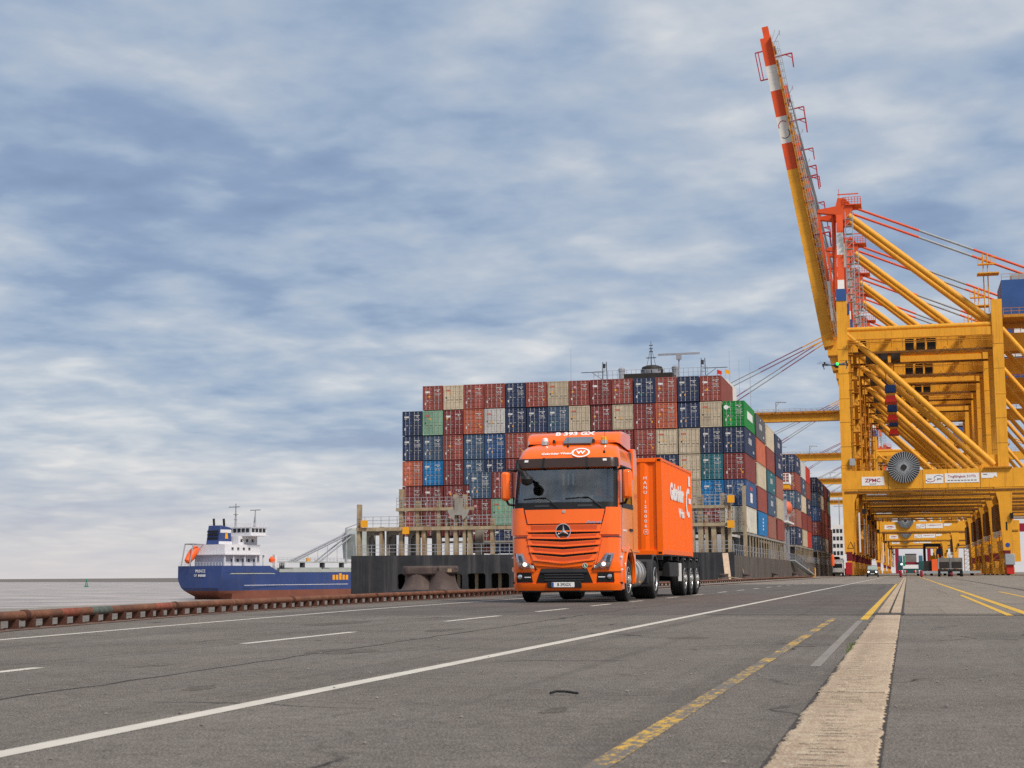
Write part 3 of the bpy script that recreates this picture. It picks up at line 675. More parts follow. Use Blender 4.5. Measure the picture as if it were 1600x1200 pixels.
# roof: lettering, antennas, hatch, beacons, spoiler
def roofM(x, z, d=.012, rt=(1, 0, 0)):
    t = x2t(x); n = Nrm(t, z); up = Vector((0, 0, 1)) - n * n.z; p = PO(t, z, d); up.normalize(); r = up.cross(n); return frame(p, r, up)
text('roof_lettering', 'Gebrüder Weiss', .105, m_decal, TR, roofM(-.26, 3.385, .012), .003, 1.0)
c = roofM(.36, 3.40, .016); mb = MB()
def ringarc(mb, r0, r1, a0, a1, n, sx=1.0, z=0):
    A = [(r0 * sx * math.cos(R(a0 + (a1 - a0) * i / n)), r0 * math.sin(R(a0 + (a1 - a0) * i / n)), z) for i in range(n + 1)]
    B = [(r1 * sx * math.cos(R(a0 + (a1 - a0) * i / n)), r1 * math.sin(R(a0 + (a1 - a0) * i / n)), z) for i in range(n + 1)]
    return mb.grid([A, B])
ringarc(mb, .125, .16, 15, 195, 20, 1.35); ringarc(mb, .125, .16, 200, 375, 20, 1.35)
mb.xform(c); lo = mb.build('roof_logo', m_decal, TR)
text('logo_letter', 'W', .15, m_decal, lo, c, .008, 1.25)
for x, z, h in ((-.02, 3.56, .4), (.95, 3.40, .5)):
    p = PO(x2t(x), z, 0); mb = MB(); mb.lathe([(.03, 0), (.022, .04), (0, .06)], 'z', p, 10); mb.tube(p, p + Vector((0, .05, h)), .005, 5); mb.build('antenna', m_black, TR)
MB().prism([(.80, 3.62), (.76, 3.66), (1.10, 3.83), (1.14, 3.70)], 'x', -.16, .50).build('roof_hatch', M('hatch_grey', (.14, .16, .19), .4, var=.1), TR, bevel=.01)
for x in (-.62, .78):
    b_ = MB(); b_.lathe([(.085, 3.64), (.085, 3.72), (.07, 3.73)], 'z', (x, .95, 0), 14); o = b_.build('beacon', m_alu, TR, smooth=True)
    b_ = MB(); b_.lathe([(.07, 3.73), (.065, 3.79), (.03, 3.81), (0, 3.81)], 'z', (x, .95, 0), 14); b_.build('beacon_lens', m_sticker if x > 0 else m_decal, o, smooth=True)
for x in (-.42, .52): MB().lathe([(.04, 3.68), (.03, 3.76), (0, 3.77)], 'z', (x, 1.0, 0), 10).build('air_horn', m_black, TR, smooth=True)
mb = MB(); rows = []
for y, z0, z1, w_ in ((1.12, 3.68, 3.74, 1.05), (1.22, 3.66, 3.86, 1.10), (1.42, 3.63, 3.955, 1.12), (1.75, 3.60, 3.985, 1.13), (2.42, 3.55, 3.99, 1.14)):
    rows.append([(-w_, y, z0), (-w_, y, z1 - .05), (-w_ + .07, y, z1), (0, y, z1 + .01), (w_ - .07, y, z1), (w_, y, z1 - .05), (w_, y, z0)])
mb.grid(rows); mb.add(rows[0], [tuple(range(7))]); mb.add(rows[-1], [tuple(range(7))])
mb.build('roof_spoiler', m_orange, TR, smooth=True)
text('spoiler_lettering', 'B 393 GX', .17, m_decal, TR, frame((.02, 1.30, 3.922), (1, 0, 0), (0, .55, .5)), .006, 1.35)
for s in (-1, 1):   # side deflectors behind the cab
    mb = MB(); mb.prism([(2.26, 1.16), (2.75, 1.16), (2.76, 3.4), (2.62, 3.62), (2.26, 3.60)], 'x', s * 1.16, s * 1.235); mb.build('side_deflector', m_orange, TR, bevel=.015)
# mirrors
for s in (-1, 1):
    mr_ = MB().box(s * 1.42 - .10, s * 1.42 + .10, .22, .40, 2.33, 2.99).build('side_mirror', m_orange, TR, bevel=.06)
    MB().box(s * 1.42 - .085, s * 1.42 + .085, .401, .415, 2.38, 2.94).build('mirror_glass', m_chrome, mr_)
    mb = MB(); mb.path([(s * 1.2, .5, 3.02), (s * 1.36, .36, 3.04), (s * 1.42, .33, 2.97)], .028, 8); mb.path([(s * 1.22, .45, 2.22), (s * 1.36, .36, 2.24), (s * 1.42, .33, 2.35)], .028, 8); mb.build('mirror_arm', m_black, mr_, smooth=True)
mb = MB(); mb.path([(-1.12, .35, 3.16), (-1.05, .02, 3.02), (-.86, -.16, 2.92)], .035, 8)
mb.lathe([(0, -.1), (.12, -.05), (.15, .05), (.11, .12), (0, .13)], 'z', (-.80, -.18, 2.73), 14); mb.tube((-.9, -.15, 2.95), (-.80, -.18, 2.76), .07, 10, .10); mb.build('front_mirror', m_black, TR, smooth=True)
# lower side panels with wheel arches, steps
for s in (-1, 1):
    arc = [(1.40 + .64 * math.cos(R(180 - i * 12)), .54 + .64 * math.sin(R(180 - i * 12))) for i in range(16)]
    poly = [(.38, .29), (.76, .29)] + arc + [(2.04, .40), (2.32, .40), (2.32, 1.14), (.38, 1.14)]
    n = len(poly); mb = MB(); mb.prism(poly, 'x', s * 1.17, s * 1.247); mb.build('wheel_panel', m_orange, TR, bevel=.008)
    mb = MB()
    a = [(1.40 + .655 * math.cos(R(190 - i * 10)), .54 + .655 * math.sin(R(190 - i * 10))) for i in range(21)]
    b = [(1.40 + .73 * math.cos(R(190 - i * 10)), .54 + .73 * math.sin(R(190 - i * 10))) for i in range(21)]
    mb.prism(a + b[::-1], 'x', s * 1.20, s * 1.29); mb.build('arch_lip', m_orange, TR, bevel=.015)
    mb = MB(); mb.prism([(y, z) for y, z in a] + [(2.05, 1.2), (.75, 1.2)][:0], 'x', s * .55, s * 1.16)
    MB().prism([(1.4 + .63 * math.cos(R(180 - i * 12)), .54 + .63 * math.sin(R(180 - i * 12))) for i in range(16)] + [(1.4 + .66 * math.cos(R(180 - i * 12)), .54 + .66 * math.sin(R(180 - i * 12))) for i in range(16)][::-1], 'x', s * .6, s * 1.18).build('wheel_well', m_black, TR)
    MB().prism([(.45, 1.13), (2.72, 1.13), (2.76, 1.20), (.45, 1.22)], 'x', s * 1.20, s * 1.275).build('side_moulding', m_orange, TR, bevel=.012)
    for z in (.42, .72, 1.0): patch('step_slot', m_decal if z > .5 else m_black, z, z + .04, (s * 1.80, s * 2.0), (s * 1.80, s * 2.0), 0, .04, nt_=3, nz_=1)
    text('door_lettering', 'Gebrüder Weiss', .07, m_decal, TR, frame((s * 1.256, .85, 1.62), (0, s, 0), (0, 0, 1)), .001)
# chassis
mb = MB()
for s in (-1, 1): mb.box(s * .43 - .045, s * .43 + .045, .4, 6.2, .62, .92)
for y in (.5, 2.5, 3.6, 5.0, 6.1): mb.box(-.39, .39, y - .06, y + .06, .66, .88)
mb.box(-.38, .38, .35, 1.9, .42, 1.3); mb.box(-.9, .9, .4, .9, .30, .55)
mb.build('chassis_frame', m_black, TR)
mb = MB(); mb.tube((-1.0, 1.4, .5), (1.0, 1.4, .5), .075, 10); mb.build('front_axle', m_black, TR)
mb = MB(); mb.tube((-1.0, 5.4, .5), (1.0, 5.4, .5), .09, 10); mb.lathe([(.1, -.25), (.28, -.08), (.28, .08), (.1, .25)], 'x', (0, 5.4, .5), 16); mb.build('rear_axle', m_black, TR)
mb = MB(); mb.prism([(4.4, .94), (5.9, .94), (5.7, 1.1), (4.6, 1.1)], 'x', -.45, .45); mb.build('fifth_wheel', m_dark, TR, bevel=.02)
for s in (-1, 1):
    mb = MB(); prof = [(0, 0), (.26, 0), (.32, .03)]
    for k in range(5): y = .12 + k * .30; prof += [(.32, y), (.345, y + .03), (.345, y + .08), (.32, y + .11)]
    prof += [(.32, 1.58), (.26, 1.62), (0, 1.62)]
    mb.lathe(prof, 'y', (s * .87, 2.62, .66), 20); mb.build('fuel_tank', m_alu, TR, smooth=True)
    for k in range(3): MB().lathe([(.34, -.025), (.362, -.025), (.362, .025), (.34, .025)], 'y', (s * .87, 2.90 + k * .5, .66), 20).build('tank_strap', m_steel, TR)
    MB().box(s * .55, s * 1.2, 4.28, 4.5, .38, .95).build('battery_box', m_black, TR, bevel=.02)
    a = [(5.4 + .57 * math.cos(R(200 - i * 11)), .52 + .57 * math.sin(R(200 - i * 11))) for i in range(21)]; b = [(5.4 + .61 * math.cos(R(200 - i * 11)), .52 + .61 * math.sin(R(200 - i * 11))) for i in range(21)]
    MB().prism(a + b[::-1], 'x', s * .60, s * 1.235).build('mudguard', m_dark, TR, bevel=.01)
    MB().box(s * 1.20, s * 1.23, 3.0, 3.06, .42, .47).build('side_marker', m_sticker, TR)
MB().box(-1.0, 1.0, 2.3, 2.5, .98, 1.06).build('catwalk', m_dark, TR)
mb = MB()
for i in range(2): mb.path([(-.3 + .5 * i, 2.3, 1.9), (-.3 + .5 * i, 2.9, 1.4), (-.2 + .4 * i, 3.9, 1.3), (-.1 + .2 * i, 4.4, 1.2)], .02, 6)
mb.build('air_hose', m_red, TR)
# wheels
def tyre_mb(wd, sx):
    prof = [(.30, -wd * .46), (.36, -wd * .5), (.46, -wd * .5), (.492, -wd * .40)]
    for k in range(4):
        x0 = -wd * .40 + k * wd * .2; prof += [(.50, x0 + .012), (.50, x0 + wd * .2 - .012), (.488, x0 + wd * .2 - .008), (.488, x0 + wd * .2 + .004)]
    prof += [(.492, wd * .42), (.46, wd * .5), (.36, wd * .5), (.30, wd * .46)]
    return MB().lathe(prof, 'x', (0, 0, 0), 32)
tyre_me = tyre_mb(.30, 1).mesh('tyre', m_rubber, True); tyre2_me = tyre_mb(.56, 1).mesh('tyre', m_rubber, True); tyre3_me = tyre_mb(.38, 1).mesh('tyre', m_rubber, True)
def rim_me(prof, mat, bolts=10, br=.165):
    mb = MB().lathe(prof, 'x', (0, 0, 0), 28)
    hmax = max(h for _, h in prof)
    for i in range(bolts):
        a = 2 * math.pi * i / bolts; mb.lathe([(.016, prof[5][1]), (.016, prof[5][1] + .04), (0, prof[5][1] + .045)], 'x', (0, br * math.cos(a), br * math.sin(a)), 6)
    return mb.mesh('rim', mat, True)
rim_f = rim_me([(.305, .0), (.305, .14), (.29, .15), (.28, .12), (.24, .10), (.20, .115), (.12, .12), (.11, .19), (.06, .20), (0, .20)], m_alu)
rim_r = rim_me([(.305, .0), (.305, .14), (.29, .15), (.28, .11), (.22, .02), (.20, .02), (.14, .02), (.125, .12), (.06, .13), (0, .13)], m_alu)
def wheel(root, x, y, me, rim, wd, s):
    o = link('wheel', me, root, (x - s * wd / 2, y, .5), (0, 0, 0 if s > 0 else math.pi)); r = link('rim', rim, o, (wd / 2 - .15, 0, 0)); return o
for s in (-1, 1):
    wheel(TR, s * 1.235, 1.40, tyre_me, rim_f, .30, s); wheel(TR, s * 1.235, 5.40, tyre2_me, rim_r, .56, s)
# dashboard and the things in the windscreen
m_dash = M('dashboard', (.10, .10, .10), .7, var=.2)
MB().prism([(.22, 2.18), (.30, 2.34), (.62, 2.36), (.72, 2.15), (.6, 1.6), (.3, 1.6)], 'x', -1.1, 1.1).build('dashboard', m_dash, TR)
mb = MB(); mb.lathe([(.20, 0), (.22, .012), (.24, 0), (.22, -.012), (.20, 0)], 'z', (0, 0, 0), 20); mb.box(-.2, .2, -.02, .02, -.01, .01); mb.box(-.02, .02, -.2, 0, -.01, .01)
o = mb.build('steering_wheel', m_black, TR, smooth=True); o.location = (.58, .78, 2.30); o.rotation_euler = (R(35), 0, 0)
for x in (-.58, .58): MB().box(x - .28, x + .28, 1.35, 1.55, 1.6, 2.95).build('seat', M('seat_fabric', (.06, .06, .065), .9, var=.2), TR, bevel=.08)
m_pale = M('pale_card', (.72, .76, .70), .7, var=.1)
for x, z0, z1, wd in ((.30, 2.33, 2.47, .16), (.10, 2.33, 2.45, .06), (-.08, 2.33, 2.44, .06)): MB().box(x - wd / 2, x + wd / 2, .40, .46, z0, z1).build('dashboard_item', m_cgrey, TR, bevel=.02)
MB().box(.50, .63, .36, .365, 2.34, 2.42).build('windscreen_card', m_pale, TR)
text('name_board', 'Gebrüder', .075, m_pale, TR, frame((-.28, .21, 2.30), (1, 0, 0), (0, .2, 1)), .002)
for x in (-.07, .05, .16): MB().box(x - .02, x + .02, .36, .365, 2.66, 2.93).build('pennant', m_pale, TR)
# driver
DR = MB()
def blob(prs, axis='z', c=(0, 0, 0), n=14, sx=1, sy=1):
    mb = MB().lathe(prs, axis, (0, 0, 0), n); mb.v = [(v[0] * sx + c[0], v[1] * sy + c[1], v[2] + c[2]) for v in mb.v]; return mb
me = bpy.data.meshes.new('person'); J = [(.58, 1.28, 1.95), (.58, 1.26, 2.22), (.58, 1.24, 2.42), (.58, 1.20, 2.54), (.58, 1.16, 2.66), (.58, 1.15, 2.76), (.36, 1.20, 2.40), (.34, 1.02, 2.20), (.44, .84, 2.32), (.80, 1.20, 2.40), (.82, 1.02, 2.20), (.72, .84, 2.32), (.45, .95, 1.93), (.72, .95, 1.93)]
E_ = [(0, 1), (1, 2), (2, 3), (3, 4), (4, 5), (2, 6), (6, 7), (7, 8), (2, 9), (9, 10), (10, 11), (0, 12), (0, 13)]
RD = [.17, .17, .17, .065, .095, .085, .075, .055, .045, .075, .055, .045, .09, .09]
me.from_pydata(J, E_, []); me.materials.append(M('hi_vis_orange', (.75, .13, .03), .8, var=.1)); drv = bpy.data.objects.new('person', me); COL.objects.link(drv); drv.location = (TX, TY, 0)
sk = drv.modifiers.new('skin', 'SKIN'); ss = drv.modifiers.new('sub', 'SUBSURF'); ss.levels = ss.render_levels = 2
for i, r_ in enumerate(RD): me.skin_vertices[0].data[i].radius = (r_, r_ * .8)
me.skin_vertices[0].data[0].use_root = True
tag(drv, 'driver in an orange vest seated behind the steering wheel of the truck', 'person')
sk_m = M('skin', (.45, .26, .19), .6, var=.05)
hd = blob([(0, -.13), (.05, -.12), (.08, -.06), (.088, .02), (.08, .09), (.045, .125), (0, .13)], 'z', (.58, 1.15, 2.70), 14, .92, 1.1); hd.tube((.58, 1.06, 2.69), (.58, 1.03, 2.67), .016, 6, .01)
hd.build('face', sk_m, drv, smooth=True)
blob([(.075, -.02), (.094, .04), (.085, .10), (.05, .14), (0, .145)], 'z', (.58, 1.18, 2.70), 14, .95, 1.05).build('hair', M('hair', (.04, .03, .02), .8), drv, smooth=True)

# ------------------------------------------------------------------ semi-trailer and its container
CY0 = 41.7; CYL = 6.058
TL = empty('container_trailer', (TX, 40.4, 0), 0, 'black three-axle container trailer coupled behind the orange truck', 'trailer')
mb = MB()
for s in (-1, 1): mb.box(s * .47 - .06, s * .47 + .06, -.6, 9.0, .98, 1.12); mb.box(s * .47 - .05, s * .47 + .05, 1.2, 9.0, .72, .98)
for y in (-.5, 1.3, 3.0, 4.3, 5.4, 6.7, 8.0, 8.9): mb.box(-1.2, 1.2, y - .07, y + .07, 1.0, 1.12)
mb.build('frame', m_black, TL)
for s in (-1, 1):
    mb = MB(); mb.box(s * .75 - .06, s * .75 + .06, 2.3, 2.42, .22, 1.0); mb.box(s * .75 - .14, s * .75 + .14, 2.24, 2.48, .17, .22); mb.build('landing_leg', m_dark, TL)
    MB().box(s * 1.08 - .1, s * 1.08 + .1, 2.7, 4.5, .55, .95).build('side_locker', m_black, TL, bevel=.02)
    MB().box(s * 1.14, s * 1.235, 4.58, 4.64, .42, .93).build('side_plate', m_sign, TL, bevel=.01)
    for k, y in enumerate((5.40, 6.75, 8.10)):
        wheel(TL, s * 1.235, y, tyre3_me, rim_f, .38, s)
        a = [(y + .55 * math.cos(R(150 - i * 10)), .50 + .55 * math.sin(R(150 - i * 10))) for i in range(13)]; b = [(y + .575 * math.cos(R(150 - i * 10)), .50 + .575 * math.sin(R(150 - i * 10))) for i in range(13)]
        MB().prism(a + b[::-1], 'x', s * .82, s * 1.22).build('mudguard', m_black, TL)
        MB().box(s * 1.15, s * 1.24, y - .12, y + .14, 1.045, 1.065).build('guard_flap', m_bluegrey, TL)
    MB().box(s * .9, s * 1.24, 8.72, 8.76, .22, .85).build('mud_flap', m_black, TL)
for y in (5.40, 6.75, 8.10): MB().tube((-1, y, .5), (1, y, .5), .07, 10).build('axle', m_black, TL)
mb = MB(); mb.box(-1.2, 1.2, 8.98, 9.06, .55, .75); mb.build('rear_bar', m_dark, TL)
CT = empty('shipping_container', (TX, CY0, 1.135), 0, 'orange twenty-foot container with white lettering on the truck trailer', 'container')
W2, H2 = 1.219, 2.591
for x in (-1, 1):
    for y in (0, CYL): MB().box(x * W2 - (.0 if x < 0 else .16), x * W2 + (.16 if x < 0 else .0), y - (.0 if y == 0 else .12), y + (.12 if y == 0 else 0), .118, H2 - .118).build('corner_post', m_ocont, CT, bevel=.008)
for x in (-1, 1):
    for y in (0, CYL):
        for z in (0, H2 - .118): MB().box(x * (W2 + .004) - (0 if x < 0 else .165), x * (W2 + .004) + (.165 if x < 0 else 0), y - (.004 if y == 0 else .18), y + (.18 if y == 0 else .004), z, z + .118).build('corner_casting', m_ocont, CT, bevel=.008)
for x in (-1, 1):
    for y in (0,):
        for z in (.055, H2 - .06): MB().box(x * 1.14 - .05, x * 1.14 + .05, -.0065, -.0045, z - .03, z + .03).build('casting_hole', m_black, CT)
for s in (-1, 1):
    MB().box(s * 1.205 - .0, s * 1.205 + s * .012 - .0 if s < 0 else 1.217, .18, CYL - .18, .02, .15).build('bottom_rail', m_ocont, CT)
    MB().box(min(s * 1.16, s * 1.217), max(s * 1.16, s * 1.217), .18, CYL - .18, H2 - .075, H2 - .01).build('top_rail', m_ocont, CT)
MB().box(-1.05, 1.05, .004, .08, .0, .13).build('front_sill', m_ocont, CT, bevel=.006)
MB().box(-1.05, 1.05, .004, .09, H2 - .11, H2 - .004).build('front_header', m_ocont, CT, bevel=.006)
MB().box(-1.17, 1.17, .02, CYL - .02, H2 - .045, H2 - .02).build('roof', m_ocont, CT)
def corrug(a, b, pitch, depth, flat):
    pts = []; n = max(1, round((b - a) / pitch)); p = (b - a) / n
    for i in range(n):
        x = a + i * p; sl = (p - 2 * flat * p) / 2
        pts += [(x, 0), (x + flat * p, 0), (x + flat * p + sl, depth), (x + 2 * flat * p + sl, depth)]
    return pts + [(b, 0)]
for s in (-1, 1):
    c_ = corrug(.12, CYL - .12, .278, .036, .26)
    MB().grid([[(s * (1.212 - d), y, z) for y, d in c_] for z in (.12, H2 - .07)]).build('side_wall', m_ocont, CT)
c_ = corrug(-1.06, 1.06, .42, .05, .27)
MB().grid([[(x, .02 + d, z) for x, d in c_] for z in (.12, H2 - .10)]).build('front_wall', m_ocont, CT)
MB().box(-1.06, 1.06, CYL - .06, CYL - .02, .12, H2 - .1).build('door', m_ocont, CT)
# vertical code on the front wall, letter under letter
code = 'HANU 120006'; zt = 2.05
for i, ch in enumerate(code):
    if ch != ' ': text('front_code', ch, .115, m_decal, CT, frame((.76, .016, zt - i * .128), (1, 0, 0), (0, 0, 1)), .002, 1.2)
mb = MB()
for a in ((-.06, .06, .055, .065), (-.06, .06, -.065, -.055), (-.06, -.05, -.065, .065), (.05, .06, -.065, .065)): mb.box(.76 + a[0], .76 + a[1], .014, .018, zt - 11.2 * .128 + a[2], zt - 11.2 * .128 + a[3])
mb.build('code_box', m_decal, CT); text('front_code', '4', .1, m_decal, CT, frame((.76, .016, zt - 11.2 * .128), (1, 0, 0), (0, 0, 1)), .001)
for s in (-1, 1):
    SX = s * 1.2155
    fr = lambda y, z: frame((SX, y, z), (0, s, 0), (0, 0, 1))
    text('side_lettering', 'Gebrüder', .60, m_decal, CT, fr(2.9, 1.76), .034, 1.12)
    text('side_lettering', 'Weiss', .34, m_decal, CT, fr(3.75, 1.22), .018, 1.3)
    mb = MB(); mb.box(-.24, .24, 1.5, 1.5 + .0, 0, 0) if False else None
    lg_ = MB(); ringarc(lg_, .28, .44, 60, 300, 18, 1.25); lg_.add([(.05, -.02, 0), (.56, -.02, 0), (.56, .14, 0), (.05, .14, 0)], [(0, 1, 2, 3)]); lg_.add([(.02, .50, 0), (.46, .50, 0), (.46, .80, 0), (.02, .80, 0)], [(0, 1, 2, 3)])
    lg_.xform(fr(5.25 if s > 0 else .8, 1.60)); lg_.build('side_logo', m_decal, CT)

# ------------------------------------------------------------------ container ship
SXR, SXL = -17.2, -58.9      # starboard and port sides
ST = 163.0                   # transom
SH = empty('container_ship', (0, 0, 0), 0, 'black-hulled container ship moored stern-on along the quay, stacked high', 'ship')
# transom built round its mooring openings
ops = [(-53.6, -52.2), (-47.7, -46.3), (-45.7, -43.7), (-43.1, -41.1), (-38.5, -36.5), (-34, -32), (-29, -27), (-24, -22)]
HT = 2.85
mb = MB(); mb.box(SXL, SXR, ST, ST + .4, .86, HT); mb.box(SXL, SXR, ST, ST + .4, -7, -.85)
xs = [SXL] + [v for p in ops for v in p] + [SXR]
for a, b in zip(xs[::2], xs[1::2]): mb.box(a, b, ST, ST + .4, -.85, .86)
mb.build('transom', m_hull, SH)
for a, b in ops:   # rounded corners of the openings
    mb = MB(); r_ = .32
    for sx, x in ((1, a), (-1, b)):
        for sz, z in ((1, -.85), (-1, .86)):
            arc = [(x + sx * r_ * (1 - math.cos(R(t))), z + sz * r_ * (1 - math.sin(R(t)))) for t in range(0, 91, 15)]
            mb.prism([(x, z)] + arc, 'y', ST + .003, ST + .39)
    mb.build('opening_frame', m_hull, SH)
    MB().box(a + .5, a + .85, ST + 1.2, ST + 1.5, -.9, .85).build('mooring_post', m_buff, SH)
mb = MB(); mb.box(SXL + .4, SXR - .4, ST + 5, ST + 5.1, -1.2, HT - .2); mb.box(SXL + .4, SXR - .4, ST + .4, ST + 5, -1.3, -1.2); mb.build('mooring_deck', m_cdark, SH)
mb = MB()
mb.box(SXR - .4, SXR, ST + .4, 430, -7, 2.55); mb.build('hull_side', m_hullside, SH)
MB().box(SXL, SXL + .4, ST + .4, 430, -7, 2.8).build('port_side', m_hull, SH)
MB().prism([(SXL + .4, 430), (SXR - .4, 430), (SXR - 1, 455), (-30, 490), (-38, 500), (-46, 490), (SXL + 1, 455)], 'z', -7, 5).build('bow', m_hull, SH)
MB().box(SXL + .45, SXR - .45, ST + .4, 429.5, 2.3, 2.5).build('deck', M('deck_plate', (.10, .085, .075), .8, var=.3), SH)
for i in range(26):
    MB().box(SXR - .02, SXR + .03, ST + 6 + i * 10, ST + 6.06 + i * 10, -6.5, 2.5).build('hull_seam', m_hullside, SH)
# stern structure: posts and beams measured on the stern plane
Yp = ST + 1.2
def post(x, z1, w_=.42, z0=HT - .3, mat=m_buff, y=Yp):
    w_ *= random.uniform(.75, 1.25); MB().box(x - w_ / 2, x + w_ / 2, y, y + .7, z0, z1).build('lashing_post', mat, SH)
for x, z1 in [(-58.5, 8.5), (-55.9, 6.0), (-53.6, 10.1), (-51.7, 8.8), (-51.0, 6.1), (-49.3, 8.75), (-48.4, 6.9), (-47.4, 9.4), (-46.4, 9.4), (-45.8, 6.05), (-43.3, 6.8), (-40.8, 6.2), (-38, 6.8), (-35.5, 6.1), (-33, 6.8), (-30.5, 6.2), (-28.2, 7.0), (-25.4, 6.5), (-23.3, 8.8), (-21.6, 8.0), (-20.75, 8.9), (-20.15, 6.8), (-19.4, 5.6), (-18.45, 9.0), (-17.75, 8.7)]:
    post(x, z1)
for x in (-57.6, -55.2, -52.8, -50.2, -45.2): post(x, 5.6, .8, HT - .3, m_buffg, Yp + 1.6)
def hbeam(x0, x1, z, h, y, mat=m_buff, name='walkway_beam'): MB().box(x0, x1, y - .1, y + 1.0, z - h / 2, z + h / 2).build(name, mat, SH)
hbeam(-58.7, -40.6, 5.75, .38, Yp - .12); hbeam(-40.6, -17.6, 5.75, .34, Yp - .12)
hbeam(-54.1, -45.5, 7.85, .34, Yp - .12); hbeam(-25, -17.8, 7.6, .3, Yp - .12)
hbeam(-50, -20, 4.3, .22, Yp + 2.7, m_buffg)
mb = MB(); mb.rail((-58.6, Yp - .2, 5.95), (-17.7, Yp - .2, 5.95), 1.15, 44, .035, 3); mb.build('walkway_railing', m_bluegrey, SH)
mb = MB(); mb.rail((-54, Yp - .2, 8.02), (-45.6, Yp - .2, 8.02), 1.1, 12, .035, 3); mb.build('upper_railing', m_bluegrey, SH)
mb = MB(); mb.rail((-58.7, ST + .2, HT), (-17.3, ST + .2, HT), 1.15, 40, .035, 3); mb.build('stern_railing', m_bluegrey, SH)
for x in (-56.9, -54.6, -52): # arched deck frames
    mb = MB(); mb.prism([(x - 1.0, HT), (x - .75, HT), (x - .75, 4.7), (x - .45, 5.1), (x + .45, 5.1), (x + .75, 4.7), (x + .75, HT), (x + 1.0, HT), (x + 1.0, 5.55), (x - 1.0, 5.55)], 'y', Yp + 1.0, Yp + 1.4); mb.build('deck_frame', m_buffg, SH)
MB().box(-17.55, -17.2, 176.4, 176.9, 2.5, 10.4).build('lashing_post', m_buff, SH)
mb = MB(); mb.prism([(-20.1, HT), (-19.8, HT), (-19.8, 4.6), (-19.4, 5.0), (-18.6, 5.0), (-18.3, 4.6), (-18.3, HT), (-18.0, HT), (-18.0, 5.5), (-20.1, 5.5)], 'y', Yp + .9, Yp + 1.3); mb.build('deck_frame', m_buffg, SH)
mb = MB(); mb.rail((-21.6, Yp - .2, 7.75), (-17.4, Yp - .2, 7.75), 1.1, 7, .035, 3); mb.build('upper_railing', m_bluegrey, SH)
# cruciform fitting between the posts
mb = MB(); mb.prism([(-48.2, 7.75), (-47.9, 7.0), (-47.45, 6.6), (-47.35, 7.15), (-46.55, 7.15), (-46.45, 6.6), (-46.0, 7.0), (-45.7, 7.75), (-46.45, 7.75), (-46.45, 9.0), (-47.35, 9.0), (-47.35, 7.75)], 'y', Yp - .4, Yp - .2); mb.build('crane_cradle', m_buffg, SH)
for x, z in ((-57.7, 6.35), (-52.9, 5.55), (-17.5, 8.35), (-17.55, 5.75)): MB().box(x - .36, x + .36, Yp - .5, Yp - .25, z - .38, z + .38).build('amber_sign', m_sticker, SH)
# lashing rods crossing in front of the lowest containers
for i, x in enumerate((-55.5, -53.2, -50.4, -22.5, -20.3, -18.9)):
    mb = MB(); mb.tube((x, 176.6, 5.3), (x + 2.0, 177.3, 11.0), .022, 4); mb.tube((x + 2.0, 176.6, 5.3), (x, 177.3, 11.0), .022, 4); mb.build('lashing_rods', m_steel, SH)
# side gallery under the outer stacks
for gy0, gy1 in ((177.6, 236), (258, 306), (322, 383)):
    n = int((gy1 - gy0) / 3.65)
    MB().box(SXR - 1.1, SXR - .02, gy0, gy1, 4.95, 5.2).build('gallery_beam', m_buffg, SH)
    MB().box(SXR - 2.6, SXR - 2.4, gy0, gy1, 2.5, 4.95).build('hatch_coaming', M('coaming_grey', (.13, .14, .15), .7, var=.25), SH)
    for i in range(n + 1): MB().box(SXR - .16, SXR - .06, gy0 + i * 3.65, gy0 + i * 3.65 + .34, 2.5, 4.95).build('stanchion', m_buff, SH)
mb = MB(); mb.rail((SXR - .1, ST + 1, 2.56), (SXR - .1, 380, 2.56), 1.1, 110, .03, 2); mb.build('side_railing', m_bluegrey, SH)
# deckhouse between the bays with mast, radar, funnels
DH = MB(); DH.box(-50, -26, 242, 256, 2.6, 30.6); DH.build('deckhouse', m_white, SH)
MB().box(-42.0, -34.4, 241, 257, 30.7, 31.85).build('monkey_island', m_cdark, SH)
mb = MB(); mb.rail((-47, 242.2, 30.6), (-29, 242.2, 30.6), 2.0, 24, .035, 3); mb.build('roof_railing', m_bluegrey, SH)
fn = MB(); rows = []
for z, sx in ((31.85, .86), (32.3, .95), (33.1, 1.0)):
    rows.append([(-38.6 + 1.75 * sx * math.cos(R(a)), 248 + 2 * sx * math.sin(R(a)), z) for a in range(0, 361, 30)])
fn.grid(rows); fn.build('funnel_base', m_bluegrey, SH, smooth=True)
mb = MB(); mb.lathe([(1.75, 32.7), (1.85, 33.1), (1.6, 33.7), (.9, 33.95), (0, 33.95)], 'z', (-38.6, 248, 0), 16); mb.build('funnel_top', m_cdark, SH, smooth=True)
mk = MB(); mk.tube((-38.1, 244, 31.5), (-38.1, 244, 37.3), .12, 6, .04); mk.box(-38.9, -37.3, 243.95, 244.05, 34.6, 34.72); mk.tube((-38.9, 244, 33), (-38.2, 244, 36), .04, 4); mk.tube((-37.3, 244, 33), (-38.0, 244, 36), .04, 4)
for z in (35.6, 36.1, 36.6): mk.box(-38.4, -37.8, 243.95, 244.05, z, z + .12)
mk.build('signal_mast', m_dark, SH)
mb = MB(); mb.tube((-33.7, 244, 30.6), (-33.7, 244, 34.8), .13, 6); mb.box(-34.1, -33.3, 243.7, 244.3, 34.2, 34.9); mb.build('radar_post', m_bluegrey, SH); MB().box(-37.0, -30.4, 243.9, 244.1, 34.95, 35.25).build('radar_scanner', m_bluegrey, SH)
